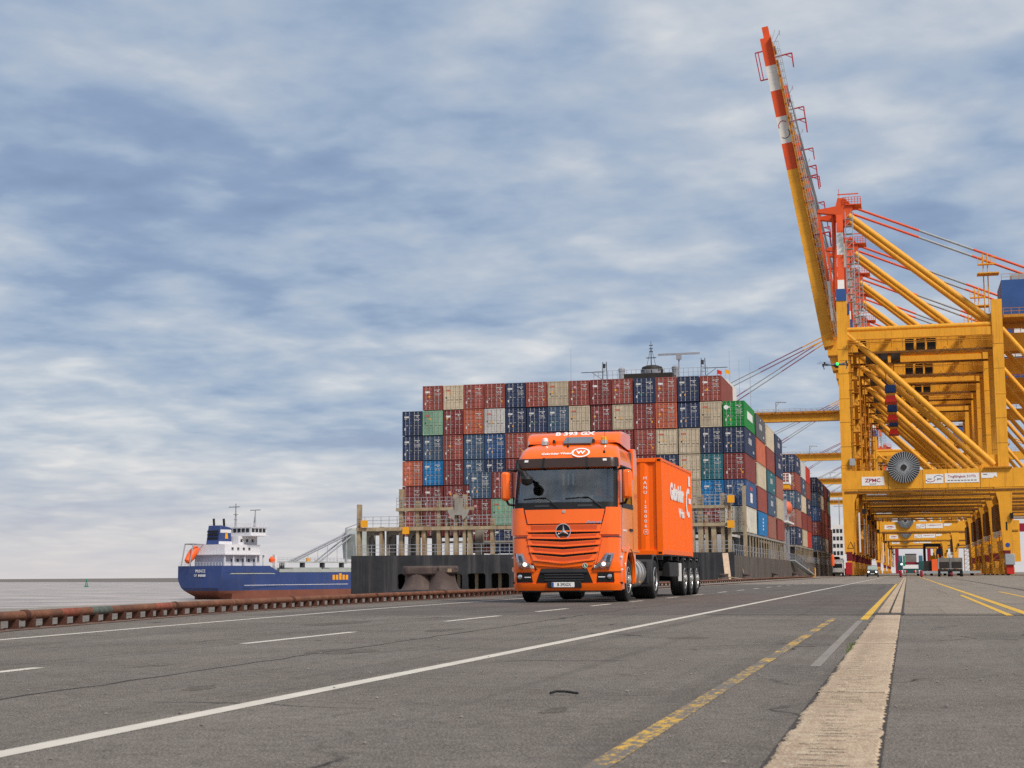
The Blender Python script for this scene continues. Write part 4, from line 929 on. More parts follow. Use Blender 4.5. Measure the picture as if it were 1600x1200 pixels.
for x in (-45.6, -29.9):
    mb = MB()
    for dx in (-.4, .4): mb.tube((x + dx, 244, 30.4), (x + dx * .7, 244, 34.3), .06, 4)
    for z in (31.4, 32.2, 33, 33.8): mb.tube((x - .36, 244, z), (x + .36, 244, z), .04, 4)
    s_ = -1 if x < -40 else 1; mb.tube((x, 244, 32.7), (x + s_ * 3.8, 244, 32.7), .07, 4); mb.tube((x, 244, 31.2), (x + s_ * 2, 244, 32.6), .05, 4); mb.box(x - .3, x + .1, 243.9, 244.2, 33.3, 34.0); mb.build('aerial_frame', m_dark, SH)
for x in (-43.2, -34.6): mb = MB(); mb.tube((x, 246, 30.6), (x, 246, 33.0), .5, 10); mb.lathe([(.55, 32.9), (.57, 33.3), (.3, 33.55), (0, 33.55)], 'z', (x, 246, 0), 10); mb.build('vent_cowl', m_bluegrey, SH)
for x, h in ((-51.5, 37), (-26, 35.5), (-24.5, 34), (-22.8, 34.5)): MB().tube((x, 246, 20), (x, 246, h), .05, 5, .02).build('whip_aerial', m_bluegrey, SH)
for x, m_ in ((-27.6, m_red), (-26.3, m_sticker)): mb = MB(); mb.tube((x, 243, 30.4), (x, 243, 32.3), .04, 4); mb.add([(x, 243, 31.6), (x + .7, 243.1, 31.4), (x + .7, 243.1, 32.0), (x, 243, 32.25)], [(0, 1, 2, 3)]); mb.build('flag', m_, SH)
# bridge wing platform and deck gear at the gap in the side
mb = MB(); mb.box(-19.5, -17.2, 246, 250, 14.4, 14.7); mb.rail((-17.25, 246, 14.7), (-17.25, 250, 14.7), 1.3, 6, .06, 3); mb.rail((-19.5, 246, 14.7), (-17.2, 246, 14.7), 1.3, 4, .06, 3); mb.build('wing_platform', m_white, SH)
MB().box(-18.9, -17.3, 246.1, 249.9, 13.7, 14.35).build('wing_bracket', m_sticker, SH)
lb = MB(); lb.lathe([(0, -3.2), (.7, -2.6), (1.1, -1.2), (1.15, 1.2), (.7, 2.7), (0, 3.2)], 'y', (0, 0, 0), 12); lb.v = [(v[0] * .75 - 17.9, v[1] + 248, v[2] * .95 + 10.8) for v in lb.v]; o = lb.build('ship_lifeboat', M('faded_orange', (.75, .16, .08), .5, var=.1), None, smooth=True); tag(o, 'faded orange lifeboat hanging at the container ship side', 'lifeboat')
mb = MB()
for y in (244.5, 251.5): mb.box(-18.2, -17.8, y, y + .4, 2.5, 9.5); mb.box(-18.1, -17.6, y, y + .3, 9.5, 11.9)
mb.build('lifeboat_davit', m_bluegrey, SH)
MB().box(-19.6, -17.25, 241, 255, 8.3, 8.6).build('boat_deck', m_white, SH); MB().box(-21.5, -19.9, 240.5, 255.5, 2.5, 8.3).build('side_house', M('house_cream', (.22, .20, .17), .6, var=.15, streak=.4, scol=(.25, .15, .08)), SH)
# gangway down to the quay
gw = empty('gangway', (0, 0, 0), 0, 'steep metal gangway with yellow ends leading from the ship to the quay', 'gangway')
a, b = Vector((-17.0, 244, 2.6)), Vector((-15.4, 268, .35))
mb = MB(); mb.beam(a, b, .9, .18); mb.build('tread_deck', m_cgrey, gw)
for dx in (-.42, .42): mb = MB(); mb.rail(a + Vector((dx, 0, .1)), b + Vector((dx, 0, .1)), 1.0, 14, .035, 2); mb.build('handrail', m_steel, gw)
mb = MB(); mb.box(-15.9, -14.9, 267.5, 269, .03, .2); mb.rail((-14.9, 267.5, .2), (-14.9, 269, .2), 1.3, 3, .05, 3); mb.rail((-15.9, 267.5, .2), (-15.9, 269, .2), 1.3, 3, .05, 3); mb.build('foot_platform', m_sticker, gw)
# beige plank leaning on the hull, mooring lines, fenders
o = MB().beam((-16.0, 146, .03), (-16.9, 152, 2.55), .55, .12).build('plank', M('plank_beige', (.52, .38, .26), .7, var=.15)); 
o.data.transform(Matrix()); tag(o, 'pale beige plank leaning against the dark hull above the quay', 'plank')
for i, (p, q_) in enumerate([((-15.2, 135.5, .5), (-19, 164, .2)), ((-15.0, 137, .35), (-15.4, 158, .05)), ((-15.2, 155, .5), (-17.3, 172, 1.2))]):
    p, q_ = Vector(p), Vector(q_); mb = MB(); pts = [p.lerp(q_, t / 8) - Vector((0, 0, .35 * math.sin(math.pi * t / 8) * (0 if i == 1 else 1))) for t in range(9)]; mb.path(pts, .045, 5)
    tag(mb.build('mooring_rope', M('rope', (.40, .30, .20), .9, var=.2)), ['beige mooring rope from the second bollard up to the stern opening', 'slack beige rope lying along the quay edge', 'beige mooring rope from the third bollard to the hull side'][i], 'rope')

# ------------------------------------------------------------------ ship containers
PAL = {'maroon': (.185, .042, .040), 'brown red': (.27, .070, .055), 'orange brown': (.46, .12, .065), 'navy': (.028, .043, .092), 'slate blue': (.055, .095, .155), 'bright blue': (.012, .15, .36), 'mid blue': (.035, .085, .20),
       'beige': (.52, .44, .32), 'pale green': (.20, .36, .26), 'pale grey': (.52, .51, .49), 'green': (.014, .24, .05), 'teal': (.03, .135, .17), 'red': (.48, .045, .035), 'dark grey': (.085, .09, .10), 'grey blue': (.13, .16, .20), 'light blue': (.12, .24, .40), 'pinkish brown': (.33, .135, .105), 'pale beige': (.56, .53, .44)}
CM = {k: M('container_' + k.replace(' ', '_'), v, .55, var=.2, vs=.9, streak=.45, scol=tuple(x * .45 + .03 * k_ for x, k_ in zip(v, (1.6, .9, .6))), rnd=.16) for k, v in PAL.items()}
m_bar = M('locking_bar_zinc', (.50, .49, .47), .45, .3, var=.15); m_bard = M('locking_bar_dull', (.30, .26, .20), .6, var=.15)
m_gap = M('container_gap', (.025, .018, .015), .8)
CL, CW, CH = 12.19, 2.438, 2.896
body_me, door_me = {}, {}
def container_meshes(c):
    if c in body_me: return
    mb = MB(); w2 = CW / 2
    mb.box(-w2 + .03, w2 - .03, .12, CL - .02, .06, CH - .03)           # box
    for s in (-1, 1):
        for y in (0, CL - .16): mb.box(min(s * w2, s * (w2 - .13)), max(s * w2, s * (w2 - .13)), y, y + .16, 0, CH)
        for z in (0, CH - .11): mb.box(min(s * w2, s * (w2 - .06)) + (.003 if s < 0 else 0), max(s * w2, s * (w2 - .06)) - (.003 if s > 0 else 0), .16, CL - .16, z + .004, z + .106)
    for z, h in ((.005, .15), (CH - .125, .12)): mb.box(-w2 + .13, w2 - .13, .004, .12, z, z + h)
    # shallow corrugation on the starboard wall
    cc = corrug(.2, CL - .2, .56, .04, .26); mb.grid([[(w2 - .002 - d, y, z) for y, d in cc] for z in (.11, CH - .11)])
    body_me[c] = mb.mesh('container_box', CM[c])
    mb = MB(); dw = w2 - .15
    if c in ('beige', 'pale beige', 'pale grey', 'pale green'):
        for k in range(4):
            z0 = .17 + k * .65
            for i in range(2): mb.box(.008 + i * dw / 2 + .012, (i + 1) * dw / 2 - .004, .022, .06, z0 + .015, z0 + .64)
        mb.box(.01, dw, .045, .07, .16, CH - .13)
    else:
        mb.box(.01, dw, .05, .075, .16, CH - .13)
        for k in range(5):
            z0 = .19 + k * .515; mb.prism([(.05, z0), (.018, z0 + .06), (.018, z0 + .36), (.05, z0 + .42)], 'x', .05, dw - .03)
        mb.box(.01, .05, .03, .06, .16, CH - .13); mb.box(dw - .04, dw, .03, .06, .16, CH - .13)
    door_me[c] = mb.mesh('door', CM[c])
def bar_me(mat):
    mb = MB(); mb.tube((0, .0, .06), (0, .0, CH - .05), .022, 6)
    for z in (.16, .9, 1.9, CH - .2): mb.box(-.05, .05, -.012, .02, z - .03, z + .03)
    mb.box(0, .34, -.03, .0, 1.15, 1.19); return mb.mesh('locking_bar', mat)
bar_z, bar_d = bar_me(m_bar), bar_me(m_bard)
def mark_mesh(seed, kind, mat):
    rr = random.Random(seed); mb = MB(); y0, y1 = -.003, .0
    def b(x, z, w_, h): mb.box(x, x + w_, y0, y1, z, z + h)
    if kind == 'codes':
        x = .12
        while x < .78: w_ = rr.uniform(.04, .10); b(x, 2.32, w_, .10); x += w_ + .03
        b(.45, 2.16, .22, .09)
        for k in range(rr.randint(2, 4)):
            z = 1.9 - k * .15; x = .15
            while x < .80: w_ = rr.uniform(.03, .14); b(x, z, w_, .06); x += w_ + .05
    elif kind == 'logo': b(.12, 2.1, .55, .20); b(.12, 1.95, .30, .05)
    elif kind == 'plates': b(.12, .62, .17, .26); b(.40, 1.00 + rr.random() * .2, .12, .12); b(.70, .25, .08, .08)
    elif kind == 'amber': b(.18 if seed % 2 else .55, 1.2 + .3 * (seed % 3), .22, .22)
    elif kind == 'ambers': b(.35 + .1 * (seed % 2), 1.05, .12, .13); b(.66, .66, .15, .2)
    elif kind == 'plack': b(.12, 1.32, .17, .17)
    elif kind == 'redtext':
        x = .15
        while x < .72: b(x, 2.2, .065, .17); x += .09
    elif kind == 'pink': b(.40, 2.0, .32, .26)
    elif kind == 'greenm': b(.50, .95, .22, .12)
    return mb.mesh('marking_' + kind, mat)
m_mark = M('container_marking', (.60, .59, .57), .6, var=.15); m_markp = M('faded_pink', (.62, .30, .30), .6); m_redt = M('red_marking', (.60, .07, .05), .6)
MK = {k: [mark_mesh(s, k, mt) for s in range(9)] for k, mt in (('codes', m_mark), ('logo', m_mark), ('plates', m_mark), ('amber', m_sticker), ('ambers', m_sticker), ('plack', m_black), ('redtext', m_redt), ('pink', m_markp), ('greenm', m_green))}
rc = random.Random(21)
def ship_container(x, y, z, c, label, doors=True, group='containers stacked on the ship', detail=True):
    container_meshes(c)
    o = link('ship_container', body_me[c], None, (x + rc.uniform(-.03, .03), y + rc.uniform(-.09, .09), z)); tag(o, label, 'container', group)
    if not doors: return o
    pale = c in ('beige', 'pale beige', 'pale grey', 'pale green'); dw = CW / 2 - .15
    for s in (-1, 1):
        d = link('door', door_me[c], o, (0, 0, 0))
        if s < 0: d.location = (-dw - .01, 0, 0)
        if detail:
            for bx in (.27, .74): link('locking_bar', bar_d if pale else bar_z, d, (bx, .008, 0))
    if not detail: return o
    v = rc.randrange(9)
    if pale:
        link('red_marking', MK['redtext'][v], o, (-1.08, .008, 0)); link('sticker', MK['amber'][v], o, (-1.0, .008, 0)); link('placard', MK['plack'][v], o, (-1.08, .008, 0))
    else:
        link('markings', MK['codes'][v], o, (.10, -.001, 0)); link('plates', MK['plates'][v], o, (-1.08, -.001, 0))
        k = rc.random()
        if c in ('maroon', 'brown red', 'orange brown', 'red'):
            if k < .3: link('pink_marking', MK['pink'][v], o, (-1.05, -.001, 0))
            elif k < .55: text('tank_mark', 'tex', .42, m_decal, o, frame((-.62, -.002, 2.18), (1, 0, 0), (0, 0, 1)), .02)
            if rc.random() < .8: link('sticker', MK['amber' if k < .6 else 'ambers'][v], o, (-1.05 if k < .6 else .15, -.001, 0))
        else:
            link('logo_marking', MK['logo'][v], o, (-1.08, -.001, 0))
            if k < .5: link('sticker', MK['ambers'][v], o, (-1.1, -.001, 0))
            if k > .7: link('green_marking', MK['greenm'][v], o, (-1.08, -.001, 0))
    return o
PX = 2.54; ZP = 2.98; Z6 = 5.28; YS = 177.5
def colx(c): return SXR - CW / 2 - .02 - (16 - c) * PX
A = {'m': 'maroon', 'b': 'brown red', 'o': 'orange brown', 'n': 'navy', 's': 'slate blue', 'B': 'bright blue', 'M': 'mid blue', 'e': 'beige', 'g': 'pale green', 'y': 'pale grey', 'G': 'green', 't': 'teal', 'r': 'red', 'd': 'dark grey', 'u': 'grey blue', 'l': 'light blue', 'p': 'pinkish brown', 'E': 'pale beige'}
ORD = ['', 'first', 'second', 'third', 'fourth', 'fifth', 'sixth', 'seventh', 'eighth', 'ninth', 'tenth', 'eleventh', 'twelfth', 'thirteenth', 'fourteenth', 'fifteenth', 'sixteenth']
TIERS = [(1, 2, 'bebbnbebmbnbnb'), (2, 1, 'ngmoynnsemembneG'.replace('', '')), (3, 1, 'nsbsMbombnmbeenn'), (4, 1, 'oBmsnmbmennmnetm'), (5, 1, 'mmmmbmnbmsbneeBM'), (6, 1, 'bmmbmnbmmsbnmnmE')]
TIERS[1] = (2, 1, 'ngmoynnsememonGG'[:14] + 'eG')
TIERS[1] = (2, 1, 'n g m o y n n s e m e m o n e G'.replace(' ', ''))
TN = {1: 'top', 2: 'second', 3: 'third', 4: 'fourth', 5: 'fifth', 6: 'sixth'}
for t, c0, row in TIERS:
    n = len(row)
    for i, ch in enumerate(row):
        c = c0 + i
        if t == 5 and 6 < c < 11: continue
        if t == 6 and 4 < c < 12: continue
        col_ = A[ch]; lab = '%s container, %s from the left in the %s tier of the ship stern' % (col_, ORD[i + 1], TN[t])
        if t == 2 and c == 16: lab = 'bright green container at the top right corner of the ship stern stack'
        o = ship_container(colx(c), YS, Z6 + (6 - t) * ZP, col_, lab)
        if c == 16:
            if t == 2:
                MB().box(CW / 2 - .004, CW / 2 + .003, 3.2, 9.6, 1.15, 2.05).build('side_marking', m_decal, o)
                mb = MB(); mb.lathe([(.24, -.001), (.24, -.005)], 'y', (-.85, 0, 2.2), 18); mb.build('round_marking', m_decal, o)
# nearer aft bay, mostly hidden behind the truck
for t, row in ((1, 'smbbsnm'), (2, 'mgnmbsb'), (3, 'mnsbmnb')):
    for i, ch in enumerate(row):
        ship_container(-45.4 + i * PX, 164.9 + 2.2, 12.1 - t * ZP - .05, A[ch], '%s container, %s from left, %s tier of the nearer aft stack behind the truck' % (A[ch], ORD[i + 1], ['', 'top', 'middle', 'bottom'][t]))
# outer column along the side: bays 2-4, then further groups
SIDE = [(192.1, 'deteE', 1), (206.7, 'ebteE', 2), (221.3, 'nnpeb', 3)]
SIDE = [(192.1, 'doebB', 'second'), (206.7, 'ebtsp', 'third'), (221.3, 'nnpeb', 'fourth'),
        (261.3, 'nbspn', 'fifth'), (275.9, 'yseme', 'sixth'), (290.5, 'rbnmr', 'seventh'),
        (326, 'nsMms', 'eighth'), (340.6, 'nebmd', 'ninth'), (355.2, 'mmbme', 'tenth'), (369.8, 'ngmbm', 'eleventh')]
FIRST = {'u': 3, 'p': 4, 'l': 5, 'E': 6}
m_sidemark = M('side_lettering', (.50, .50, .49), .6, var=.2)
rsd = random.Random(9)
def side_marks(o, c, key):
    if c in ('navy', 'slate blue', 'dark grey', 'grey blue', 'mid blue', 'teal'):
        for a, b, z0, z1 in ((4.2, 5.2, 1.3, 2.0), (5.5, 6.3, 1.3, 2.0), (6.6, 7.6, 1.3, 2.0), (5.4, 6.4, 2.4, 2.65), (9.2, 10.6, .5, .8)):
            MB().box(CW / 2 - .004, CW / 2 + .003, a, b, z0, z1).build('side_marking', m_sidemark, o)
    elif c == 'light blue':
        MB().box(CW / 2 - .004, CW / 2 + .003, 4.6, 7.2, .5, 1.6).build('side_marking', m_decal, o); MB().box(CW / 2 - .004, CW / 2 + .003, 4.6, 7.2, 1.9, 2.3).build('side_marking', m_redt, o)
    elif c == 'bright blue':
        for i in range(4): MB().box(CW / 2 - .004, CW / 2 + .003, 5.6, 6.6, .7 + .42 * i, .95 + .42 * i).build('side_marking', m_decal, o)
for y, cols, nm in SIDE:
    for i, ch in enumerate(cols):
        t = i + 2; c = A[ch]
        face = y in (261.3, 326)
        o = ship_container(colx(16), y, Z6 + (6 - t) * ZP, c, '%s container in the %s stack along the ship side, %s tier' % (c, nm, TN[t]), doors=face, detail=face, group='containers along the ship side')
        side_marks(o, c, i)
        if face:    # the neighbour whose doors show in the gap
            c2 = rsd.choice(('navy', 'maroon', 'slate blue', 'brown red'))
            ship_container(colx(15), y, Z6 + (6 - t) * ZP, c2, '%s container inboard of the %s side stack, %s tier' % (c2, nm, TN[t]), group='containers along the ship side')
# the first bay shows different side colours: lettering on the outer column
for o in [x for x in COL.objects if x.name.startswith('ship_container') and abs(x.location.x - colx(16)) < .05 and abs(x.location.y - YS) < .1]:
    t = 6 - round((o.location.z - Z6) / ZP)
    if t in (3, 5): side_marks(o, 'navy' if t == 3 else 'light blue', t)
# forward deck mass beyond the last bay
MB().box(-56, -19, 398, 428, 5, 12).build('fore_stack_cover', m_cdark, SH)

# ------------------------------------------------------------------ blue bulk ship
BA = R(-19)
BS = empty('bulk_ship', (-207.9, 441, WL), BA, 'blue and red bulk ship with white deckhouse sailing off beyond the quay', 'ship')
m_bblue = M('ship_blue', (.035, .065, .20), .5, var=.12, vs=.15, streak=.45, scol=(.085, .09, .13), streakscale=(.4, .4, .08))
m_bred = M('ship_red', (.20, .075, .05), .6, var=.2, vs=.15, streak=.3, scol=(.18, .08, .06))
m_bwhite = M('ship_white', (.66, .66, .69), .5, var=.06, vs=.3)
m_bgrey = M('ship_grey_green', (.36, .39, .37), .6, var=.15, vs=.3)
HB = 9.0
def hull_loft(z0, z1, name, mat, steps=6):
    mb = MB(); ys = [-2.2, -1.5, 0, 6, 14, 30, 60, 95, 108, 118]
    def half(y, z):
        k = min(1, max(0, z) / 9)
        b = HB * (.55 + .45 * min(1, (max(0, z - 1.0) / 5)) ** .6) if y < 14 else HB
        if 6 <= y < 30: b = HB * (.85 + .15 * k)
        if y > 95: b *= max(.02, 1 - ((y - 95) / 24) ** 2)
        return b
    def sy(y, z): return y + (max(0, 3.2 - z) * 1.4 if y < 6 else 0)
    zs = [z0 + (z1 - z0) * i / steps for i in range(steps + 1)]
    for s in (-1, 1): mb.grid([[(s * half(y, z), sy(y, z), z) for y in ys[2:]] for z in zs])
    mb.grid([[(half(0, z) * t, sy(0, z) - .6 * (1 - t * t), z) for t in (-1, -.6, -.2, .2, .6, 1)] for z in zs])
    return mb.build(name, mat, BS, smooth=True)
hull_loft(-1, 2.6, 'hull_bottom', m_bred); hull_loft(2.6, 8.1, 'hull', m_bblue)
# raised poop
mb = MB()
for s in (-1, 1): mb.grid([[(s * HB, y, z) for y in (0, 10, 20, 21.5)] for z in (8.1, 10.1)]); mb.add([(s * HB, 21.5, 8.1), (s * HB, 26, 8.1), (s * HB, 21.5, 10.1)], [(0, 1, 2)])
mb.grid([[(HB * t, -.6 * (1 - t * t), z) for t in (-1, -.6, -.2, .2, .6, 1)] for z in (8.1, 10.1)])
mb.box(-HB + .05, HB - .05, .1, 21.5, 9.9, 10.0); mb.build('poop', m_bblue, BS)
MB().box(-HB + .1, HB - .1, .5, 110, 7.6, 7.9).build('main_deck', m_bgrey, BS)
mb = MB()
for s in (-1, 1): mb.box(s * HB - .08, s * HB + .08, 26, 108, 8.1, 9.1)
mb.build('bulwark', m_bgrey, BS)
MB().box(HB + .001, HB + .05, 10, 60, 4.1, 4.25).build('hull_stripe', m_bwhite, BS)
for y0, n in ((52, 5), (64, 5)):
    for k in range(n): MB().box(HB + .002, HB + .06, y0 + k * 1.7, y0 + k * 1.7 + 1.2, 5.6, 7.2 + (.5 if k == 2 else 0)).build('hull_lettering', m_sticker, BS)
text('stern_name', 'PRINCE', 1.25, m_bwhite, BS, frame((1.0, -.72, 8.5), (1, 0, 0), (0, 0, 1)), .03); text('stern_name', 'OF', 1.0, m_bwhite, BS, frame((-1.0, -.72, 7.2), (1, 0, 0), (0, 0, 1)), .02)
for i in range(5): MB().box(.2 + i * .62, .65 + i * .62, -.74, -.70, 6.85, 7.55).build('stern_name', m_bwhite, BS)
# deckhouse in tiers with open galleries
MB().box(-6, 6, 4.0, 20, 10.0, 13.4).build('house_lower', m_bwhite, BS)
for x in (-7.2, 7.2):
    for y in (3.2, 7, 12, 17, 20.5): MB().box(x - .2, x + .2, y - .2, y + .2, 10, 13.4).build('gallery_post', m_bwhite, BS)
MB().box(-8, 8, 2.5, 21, 13.4, 13.8).build('boat_deck', m_bwhite, BS)
MB().box(-6.2, 6.2, 4.2, 20, 13.8, 16.6).build('house_middle', m_bwhite, BS)
MB().box(-5, 5, 11.5, 20, 16.6, 19.2).build('house_upper', m_bwhite, BS)
MB().box(-9, 9, 13, 20.8, 19.2, 19.5).build('bridge_deck', m_bwhite, BS)
br = MB().prism([(13.5, 19.5), (20.4, 19.5), (21.0, 22.0), (13.5, 22.0)], 'x', -8.2, 8.2).build('bridge', m_bwhite, BS)
for i in range(9): MB().box(-7.8 + i * 1.75, -6.5 + i * 1.75, 13.44, 13.48, 20.4, 21.6).build('bridge_window', m_glassdark, br)
for i in range(4): MB().box(8.21, 8.25, 13.9 + i * 1.65, 15.2 + i * 1.65, 20.4, 21.6).build('bridge_window', m_glassdark, br)
for z, n in ((11.3, 5), (14.8, 4), (17.4, 3)):
    for i in range(n):
        xw = 6.01 if z < 13 else (6.21 if z < 17 else 5.01); y = (7.2 if z < 17 else 12.4) + i * 2.5
        MB().box(xw, xw + .03, y, y + .9, z, z + .9).build('porthole_window', m_glassdark, BS)
mb = MB(); mb.rail((-8, 2.6, 13.8), (8, 2.6, 13.8), 1.1, 12, .05, 3); mb.rail((8, 2.6, 13.8), (8, 21, 13.8), 1.1, 12, .05, 3); mb.rail((9, 13, 22), (9, 21, 22), 1.1, 8, .05, 3); mb.rail((-9, 13, 22), (9, 13, 22), 1.1, 14, .05, 3); mb.rail((HB - .2, 21, 10), (HB - .2, 30, 10), 1.2, 8, .05, 3); mb.rail((-HB + .2, .2, 10.1), (HB - .2, .2, 10.1), 1.1, 14, .05, 2); mb.build('railing', m_bwhite, BS)
fu = MB(); fu.prism([(5.2, 16.6), (11.2, 16.6), (10.6, 21.9), (6.2, 22.5)], 'x', -2.6, 2.6).build('funnel', m_bblue, BS, bevel=.2)
fu.location = (0, 0, 0)
MB().prism([(5.98, 20.2), (10.9, 20.2), (10.8, 21.2), (6.1, 21.2)], 'x', -2.65, 2.65).build('funnel_band', m_bwhite, BS)
MB().prism([(5.35, 16.7), (11.3, 16.7), (11.2, 17.6), (5.5, 17.6)], 'x', -2.64, 2.64).build('funnel_foot', m_bwhite, BS)
MB().prism([(8.0, 18.4), (9.3, 18.4), (9.0, 20.6), (8.6, 19.8), (8.2, 20.6)], 'x', 2.66, 2.72).build('funnel_emblem', m_sticker, BS)
for z in (18.2, 19.4, 20.3): MB().box(-2.2, 2.2, 5.3, 5.55, z, z + .6).build('funnel_louvre', m_black, BS)
for x, y in ((-.9, 7), (1.0, 9.4)): MB().tube((x, y, 21.8), (x, y - .3, 24.6), .36, 10).build('exhaust', m_cdark, BS)
mb = MB(); mb.tube((0, 15.5, 22), (0, 15.5, 29.5), .35, 6, .15); mb.box(-2.8, 1.6, 15.3, 15.7, 28.3, 28.6); mb.tube((-.5, 15.5, 24.5), (.5, 15.5, 24.5), .2, 4); mb.box(-.8, .8, 15.2, 15.8, 26, 26.2); mb.build('radar_mast', m_bluegrey, BS)
mb = MB(); mb.tube((4.5, 19.5, 22), (4.5, 19.5, 27.5), .3, 6, .15); mb.box(2.4, 6.6, 19.4, 19.6, 27.3, 27.6); mb.tube((3.7, 19.5, 22), (4.3, 19.5, 25.5), .12, 4); mb.build('signal_mast', m_bluegrey, BS)
# free-fall boat on its ramp
lb = MB(); lb.lathe([(0, -3.6), (1.0, -2.9), (1.35, -1), (1.35, 1.2), (1.1, 2.6), (0, 3.4)], 'y', (0, 0, 0), 14)
o = lb.build('free_fall_lifeboat', m_lifeboat, None, smooth=True); o.matrix_world = BS_M = Matrix.Translation((-207.9, 441, WL)) @ Matrix.Rotation(BA, 4, 'Z') @ Matrix.Translation((-4.5, 1.3, 13.6)) @ Matrix.Rotation(R(48), 4, 'X')
tag(o, 'bright orange free-fall lifeboat on the stern of the blue ship', 'lifeboat')
mb = MB()
for x in (-6.2, -2.8): mb.tube((x, -1.5, 10), (x, .0, 16.8), .2, 6); mb.tube((x, 0, 16.8), (x, 6, 16.6), .2, 6); mb.tube((x, 4.5, 10), (x, 4.5, 16.6), .2, 6)
mb.tube((-6.2, 0, 16.8), (-2.8, 0, 16.8), .2, 6); mb.build('boat_ramp', m_bluegrey, BS)
for x in (-3.4, 6.6): mb = MB(); mb.box(x - .5, x + .5, 26, 27, 9, 13.6); mb.build('vent_house', m_bwhite, BS)
mb = MB(); mb.lathe([(0, 11), (.9, 11.2), (1, 12.2), (.4, 13), (0, 13)], 'z', (7.2, 24.5, 0), 10); mb.build('rescue_boat', m_lifeboat, BS, smooth=True)
# self-unloading conveyor and boom
mb = MB(); mb.box(1.5, 3.5, 30, 108, 11.2, 11.6)
mb.build('conveyor_deck', m_bgrey, BS)
mb = MB(); mb.rail((3.5, 30, 11.6), (3.5, 108, 11.6), 1.1, 40, .06, 2); mb.build('conveyor_rail', m_bluegrey, BS)
for i in range(8): MB().box(1.8, 3.2, 34 + i * 10, 35 + i * 10, 8, 11.2).build('conveyor_trestle', m_dark, BS)
for i in range(4): MB().box(-6, 6, 36 + i * 18, 50 + i * 18, 8.0, 9.6).build('hatch_cover', m_bgrey, BS)
mb = MB()
for x in (-1, 1): mb.tube((x, 42, 11.6), (x, 72, 21.5), .3, 6); mb.tube((x, 55, 11.6), (x, 72, 20.5), .25, 6)
for k in range(6): y = 44 + k * 5; z = 12.2 + k * 1.65; mb.tube((-1, y, z), (1, y, z), .15, 4); mb.tube((1, y, z), (1, y, 11.6), .1, 4)
mb.build('boom_truss', m_bluegrey, BS)
mb = MB(); mb.tube((0, 70, 11), (0, 70, 23), .5, 8, .3); mb.tube((0, 70, 23), (0, 78, 25), .2, 5); mb.build('boom_tower', m_bluegrey, BS)
mb = MB(); mb.prism([(72, 12.5), (80, 12.5), (81, 14), (81, 21.5), (79, 23), (74, 23), (71, 21)], 'x', -2.8, 3.0); mb.build('loading_hopper', m_bgrey, BS)
MB().box(1.0, 1.7, 48, 49.4, 11.7, 12.7).build('yellow_box', m_sticker, BS)
wk = MB(); rw = random.Random(2)
for i in range(150):
    y = rw.uniform(-9, 100); x = HB + rw.uniform(-.3, 1.3) if y > 0 else rw.uniform(-7, 7); l_ = rw.uniform(.5, 2.4); w_ = rw.uniform(.1, .35)
    wk.add([(x - w_, y, .06), (x + w_, y + .2, .06), (x + w_ * .8, y + l_, .06), (x - w_ * .6, y + l_ * .9, .06)], [(0, 1, 2, 3)])
o = wk.build('foam', M('foam', (.62, .60, .57), .8, var=.1)); o.location = BS.location; o.rotation_euler = BS.rotation_euler; tag(o, 'thin broken foam along the waterline of the blue ship', None, None, 'stuff')
# wake and far buoy
bx, by = gnd(135, 917, WL)
bu = empty('buoy', (bx, by, WL), 0, 'small green navigation buoy far out on the water', 'buoy')
MB().lathe([(0, -.5), (1.6, -.4), (1.6, .8), (.5, 1.1)], 'z', (0, 0, 0), 12).build('float', m_green, bu, smooth=True)
mb = MB()
for k in range(4): a = k * math.pi / 2; mb.tube((1.2 * math.cos(a), 1.2 * math.sin(a), .8), (.3 * math.cos(a), .3 * math.sin(a), 4.5), .15, 5)
mb.lathe([(.6, 4.3), (.7, 5.2), (0, 6.3)], 'z', (0, 0, 0), 8); mb.build('tower', m_green, bu)

